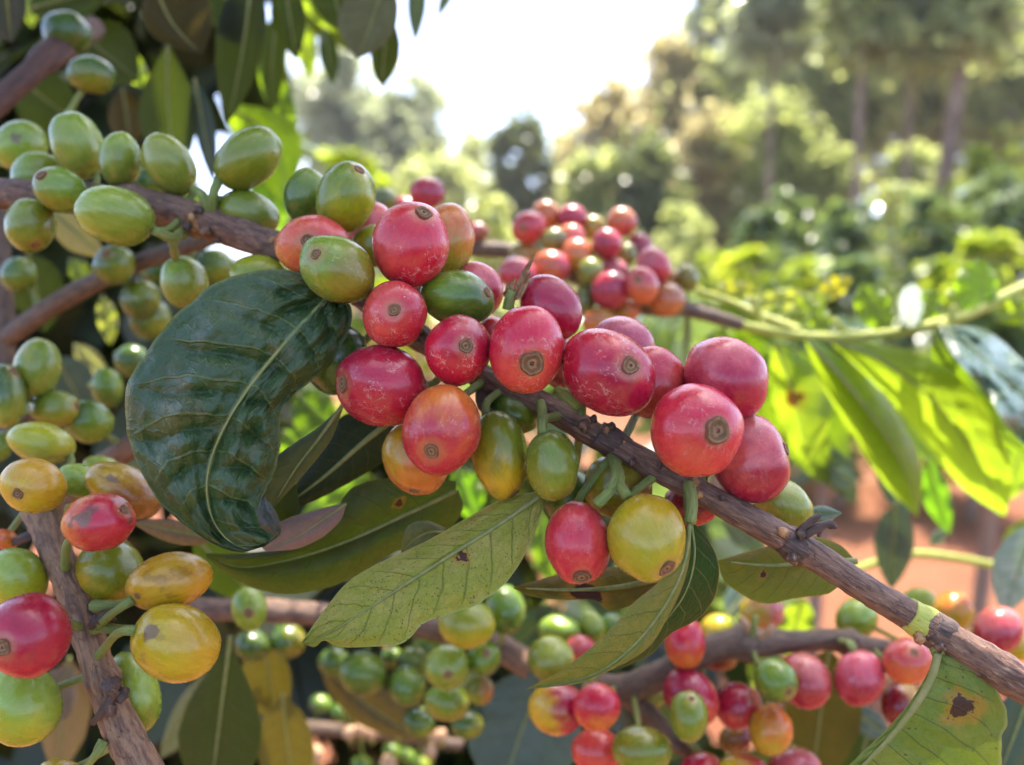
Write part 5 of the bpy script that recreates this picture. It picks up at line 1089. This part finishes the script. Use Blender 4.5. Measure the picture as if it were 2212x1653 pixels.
    # coffee shrubs
    for i, (lab, px, d, top, half, m, n, lf) in enumerate((
        ('far coffee shrub in the hollow left of the treeline foot', 1000, 11, 470, 120, F_COFFEE, 500, .15),
        ('far coffee shrub at the treeline foot behind the far bunch', 1330, 11.5, 470, 130, F_OLIVE, 560, .15),
        ('far coffee shrub at the treeline foot behind the shoot', 1480, 10.5, 440, 130, F_OLIVE, 560, .15),
        ('far coffee shrub at the foot of the massive dark tree', 1700, 10.5, 400, 140, F_COFFEE, 600, .15),
        ('far coffee shrub at the foot of the slim trunks', 1930, 10, 390, 150, F_OLIVE, 600, .15),
        ('far coffee shrub at the treeline foot by the picture edge', 2130, 9.5, 370, 150, F_COFFEE, 600, .15),
        ('grey green shrub behind the brilliant yellow green one', 640, 8, 420, 160, F_OLIVE, 520, .13),
        ('glossy grey green coffee shrub, first of the far row from the treeline dip', 1650, 7.6, 450, 130, F_COFFEE, 520, .13),
        ('glossy grey green coffee shrub, second of the far row', 1840, 7.2, 425, 140, F_COFFEE, 620, .13),
        ('glossy grey green coffee shrub, third of the far row', 2020, 6.8, 415, 150, F_COFFEE, 640, .13),
        ('glossy coffee shrub of the far row cut by the picture edge', 2200, 6.4, 400, 150, F_COFFEE, 620, .13),
        ('pale coffee shrub at the far end of the row behind the red bunch', 1500, 8.2, 470, 100, F_OLIVE, 420, .13),
        ('sunlit yellow green shrub low behind the stem of the far bunch', 1560, 5.2, 545, 140, F_BRIGHT, 380, .11),
        ('sunlit shrub between the two yellow green ones', 1760, 5.0, 550, 150, F_BRIGHT, 420, .11),
        ('sunlit shrub low at the picture edge under the highest leaf', 2060, 4.6, 560, 150, F_BRIGHT, 400, .11),
        ('sunlit yellow green coffee shrub in front of the far row', 1640, 4.6, 525, 170, F_BRIGHT, 360, .12),
        ('second sunlit yellow green coffee shrub in front of the far row', 1850, 4.4, 560, 150, F_COFFEE, 380, .12),
        ('sunlit yellow green coffee shrub at the picture edge', 2150, 4.2, 500, 160, F_BRIGHT, 380, .12),
        ('brilliant yellow green shrub behind the upright green cherry', 760, 3.0, 325, 130, F_BRIGHT, 300, .10),
        ('lower green shrub behind the lone red cherry', 900, 3.6, 395, 120, F_BRIGHT, 240, .10),
        ('grey green shrub in the hollow behind the far bunch', 1060, 5.5, 430, 140, F_OLIVE, 420, .11),
        ('dark coffee shrub standing behind the crimson streaked cherry', 1560, 3.2, 640, 190, F_COFFEE, 360, .12),
        ('leafy coffee shrub by the soil behind the arched leaves', 1800, 2.6, 690, 230, F_COFFEE, 300, .12),
        ('coffee shrub at the picture edge behind the arched leaves', 2180, 2.4, 640, 200, F_COFFEE, 300, .12))):
        shrub(lab, px, d, top, half, m, int(n*(1.35 if 5.5 < d < 9 else 1)), lf, 60+i, low=950 if d < 3.3 and px > 1200 else None)
    # the shaded inner foliage of the bush the branches grow from
    rng = np.random.default_rng(5)
    def mass(label, boxes, n, size, mat, seed):
        rg = np.random.default_rng(seed); cen = []
        for (x0, x1, y0, y1, d0, d1), k in zip(boxes, n):
            for _ in range(k):
                cen.append(tuple(P(rg.uniform(x0, x1), rg.uniform(y0, y1), rg.uniform(d0, d1))))
        o = foliage('coffee_foliage', np.array(cen), size, mat, None, 'l', droop=.7, rng=rg, wid=.9)
        return tag(o, label, None, None, 'stuff')
    mass('dense coffee bush leaves coloured dark for shade behind the cherries at the left and bottom', [(-300, 330, -150, 240, .45, .75), (250, 560, -250, 60, .45, .7), (-300, 260, 250, 1000, .42, .8), (200, 560, 480, 900, .42, .8), (550, 1480, 900, 1420, .5, .9), (-300, 900, 1150, 1900, .42, .85), (450, 1000, 880, 1250, .40, .75), (900, 1500, 1430, 1900, .45, .85), (1500, 2300, 1560, 1950, .42, .8)],
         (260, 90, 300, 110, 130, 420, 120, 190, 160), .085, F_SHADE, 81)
    mass('green leaves of neighbouring coffee twigs catching some sun', [(1150, 1560, 1000, 1330, .5, 1.0), (1500, 1700, 1050, 1350, .5, 1.0), (300, 700, 500, 800, .6, .9), (1150, 1500, 640, 760, .45, .7), (560, 660, 180, 330, .7, 1.0)], (40, 14, 30, 40, 6), .07, F_COFFEE, 82)
    # the crown of the same bush overhead, out of the picture: it keeps the sharp pile in open shade
    cen = []
    sl = Vector((sdir.x/sdir.z, sdir.y/sdir.z))
    for _ in range(230):
        hgt = rng.uniform(.26, .52)
        qx, qy = rng.uniform(-.30, .12), rng.uniform(.05, .235)
        if qx > .035 and qy < .165: continue
        cen.append((qx+sl.x*hgt, qy+sl.y*hgt, CAMZ+hgt))
    o = foliage('coffee_canopy', np.array(cen), .095, F_COFFEE, None, 'l', droop=.35, rng=rng)
    tag(o, 'leafy top of the coffee bush above the sharp cherries', None, None, 'stuff')
    mh = NT('haze_air'); pv = mh.n('VolumePrincipled', i={'Color': (.92, .95, 1.0, 1), 'Density': .0011, 'Anisotropy': .3})
    oo = mh.n('OutputMaterial'); mh.t.links.new(pv.outputs[0], oo.inputs[1])
    xs, ys_, zs = (-90, 90), (-6, 130), (-1.5, 32)
    hv = [(x, y, z) for x in xs for y in ys_ for z in zs]
    hz = link('haze', mk('haze', hv, [(0, 1, 3, 2), (4, 6, 7, 5), (0, 4, 5, 1), (2, 3, 7, 6), (0, 2, 6, 4), (1, 5, 7, 3)], False), mh.m)
    tag(hz, 'thin bright air in front of the far trees', None, None, 'stuff')
build_branches()
bpy.context.view_layer.update()
build_cherries()
build_leaves()
build_backdrop()
bpy.context.view_layer.update()
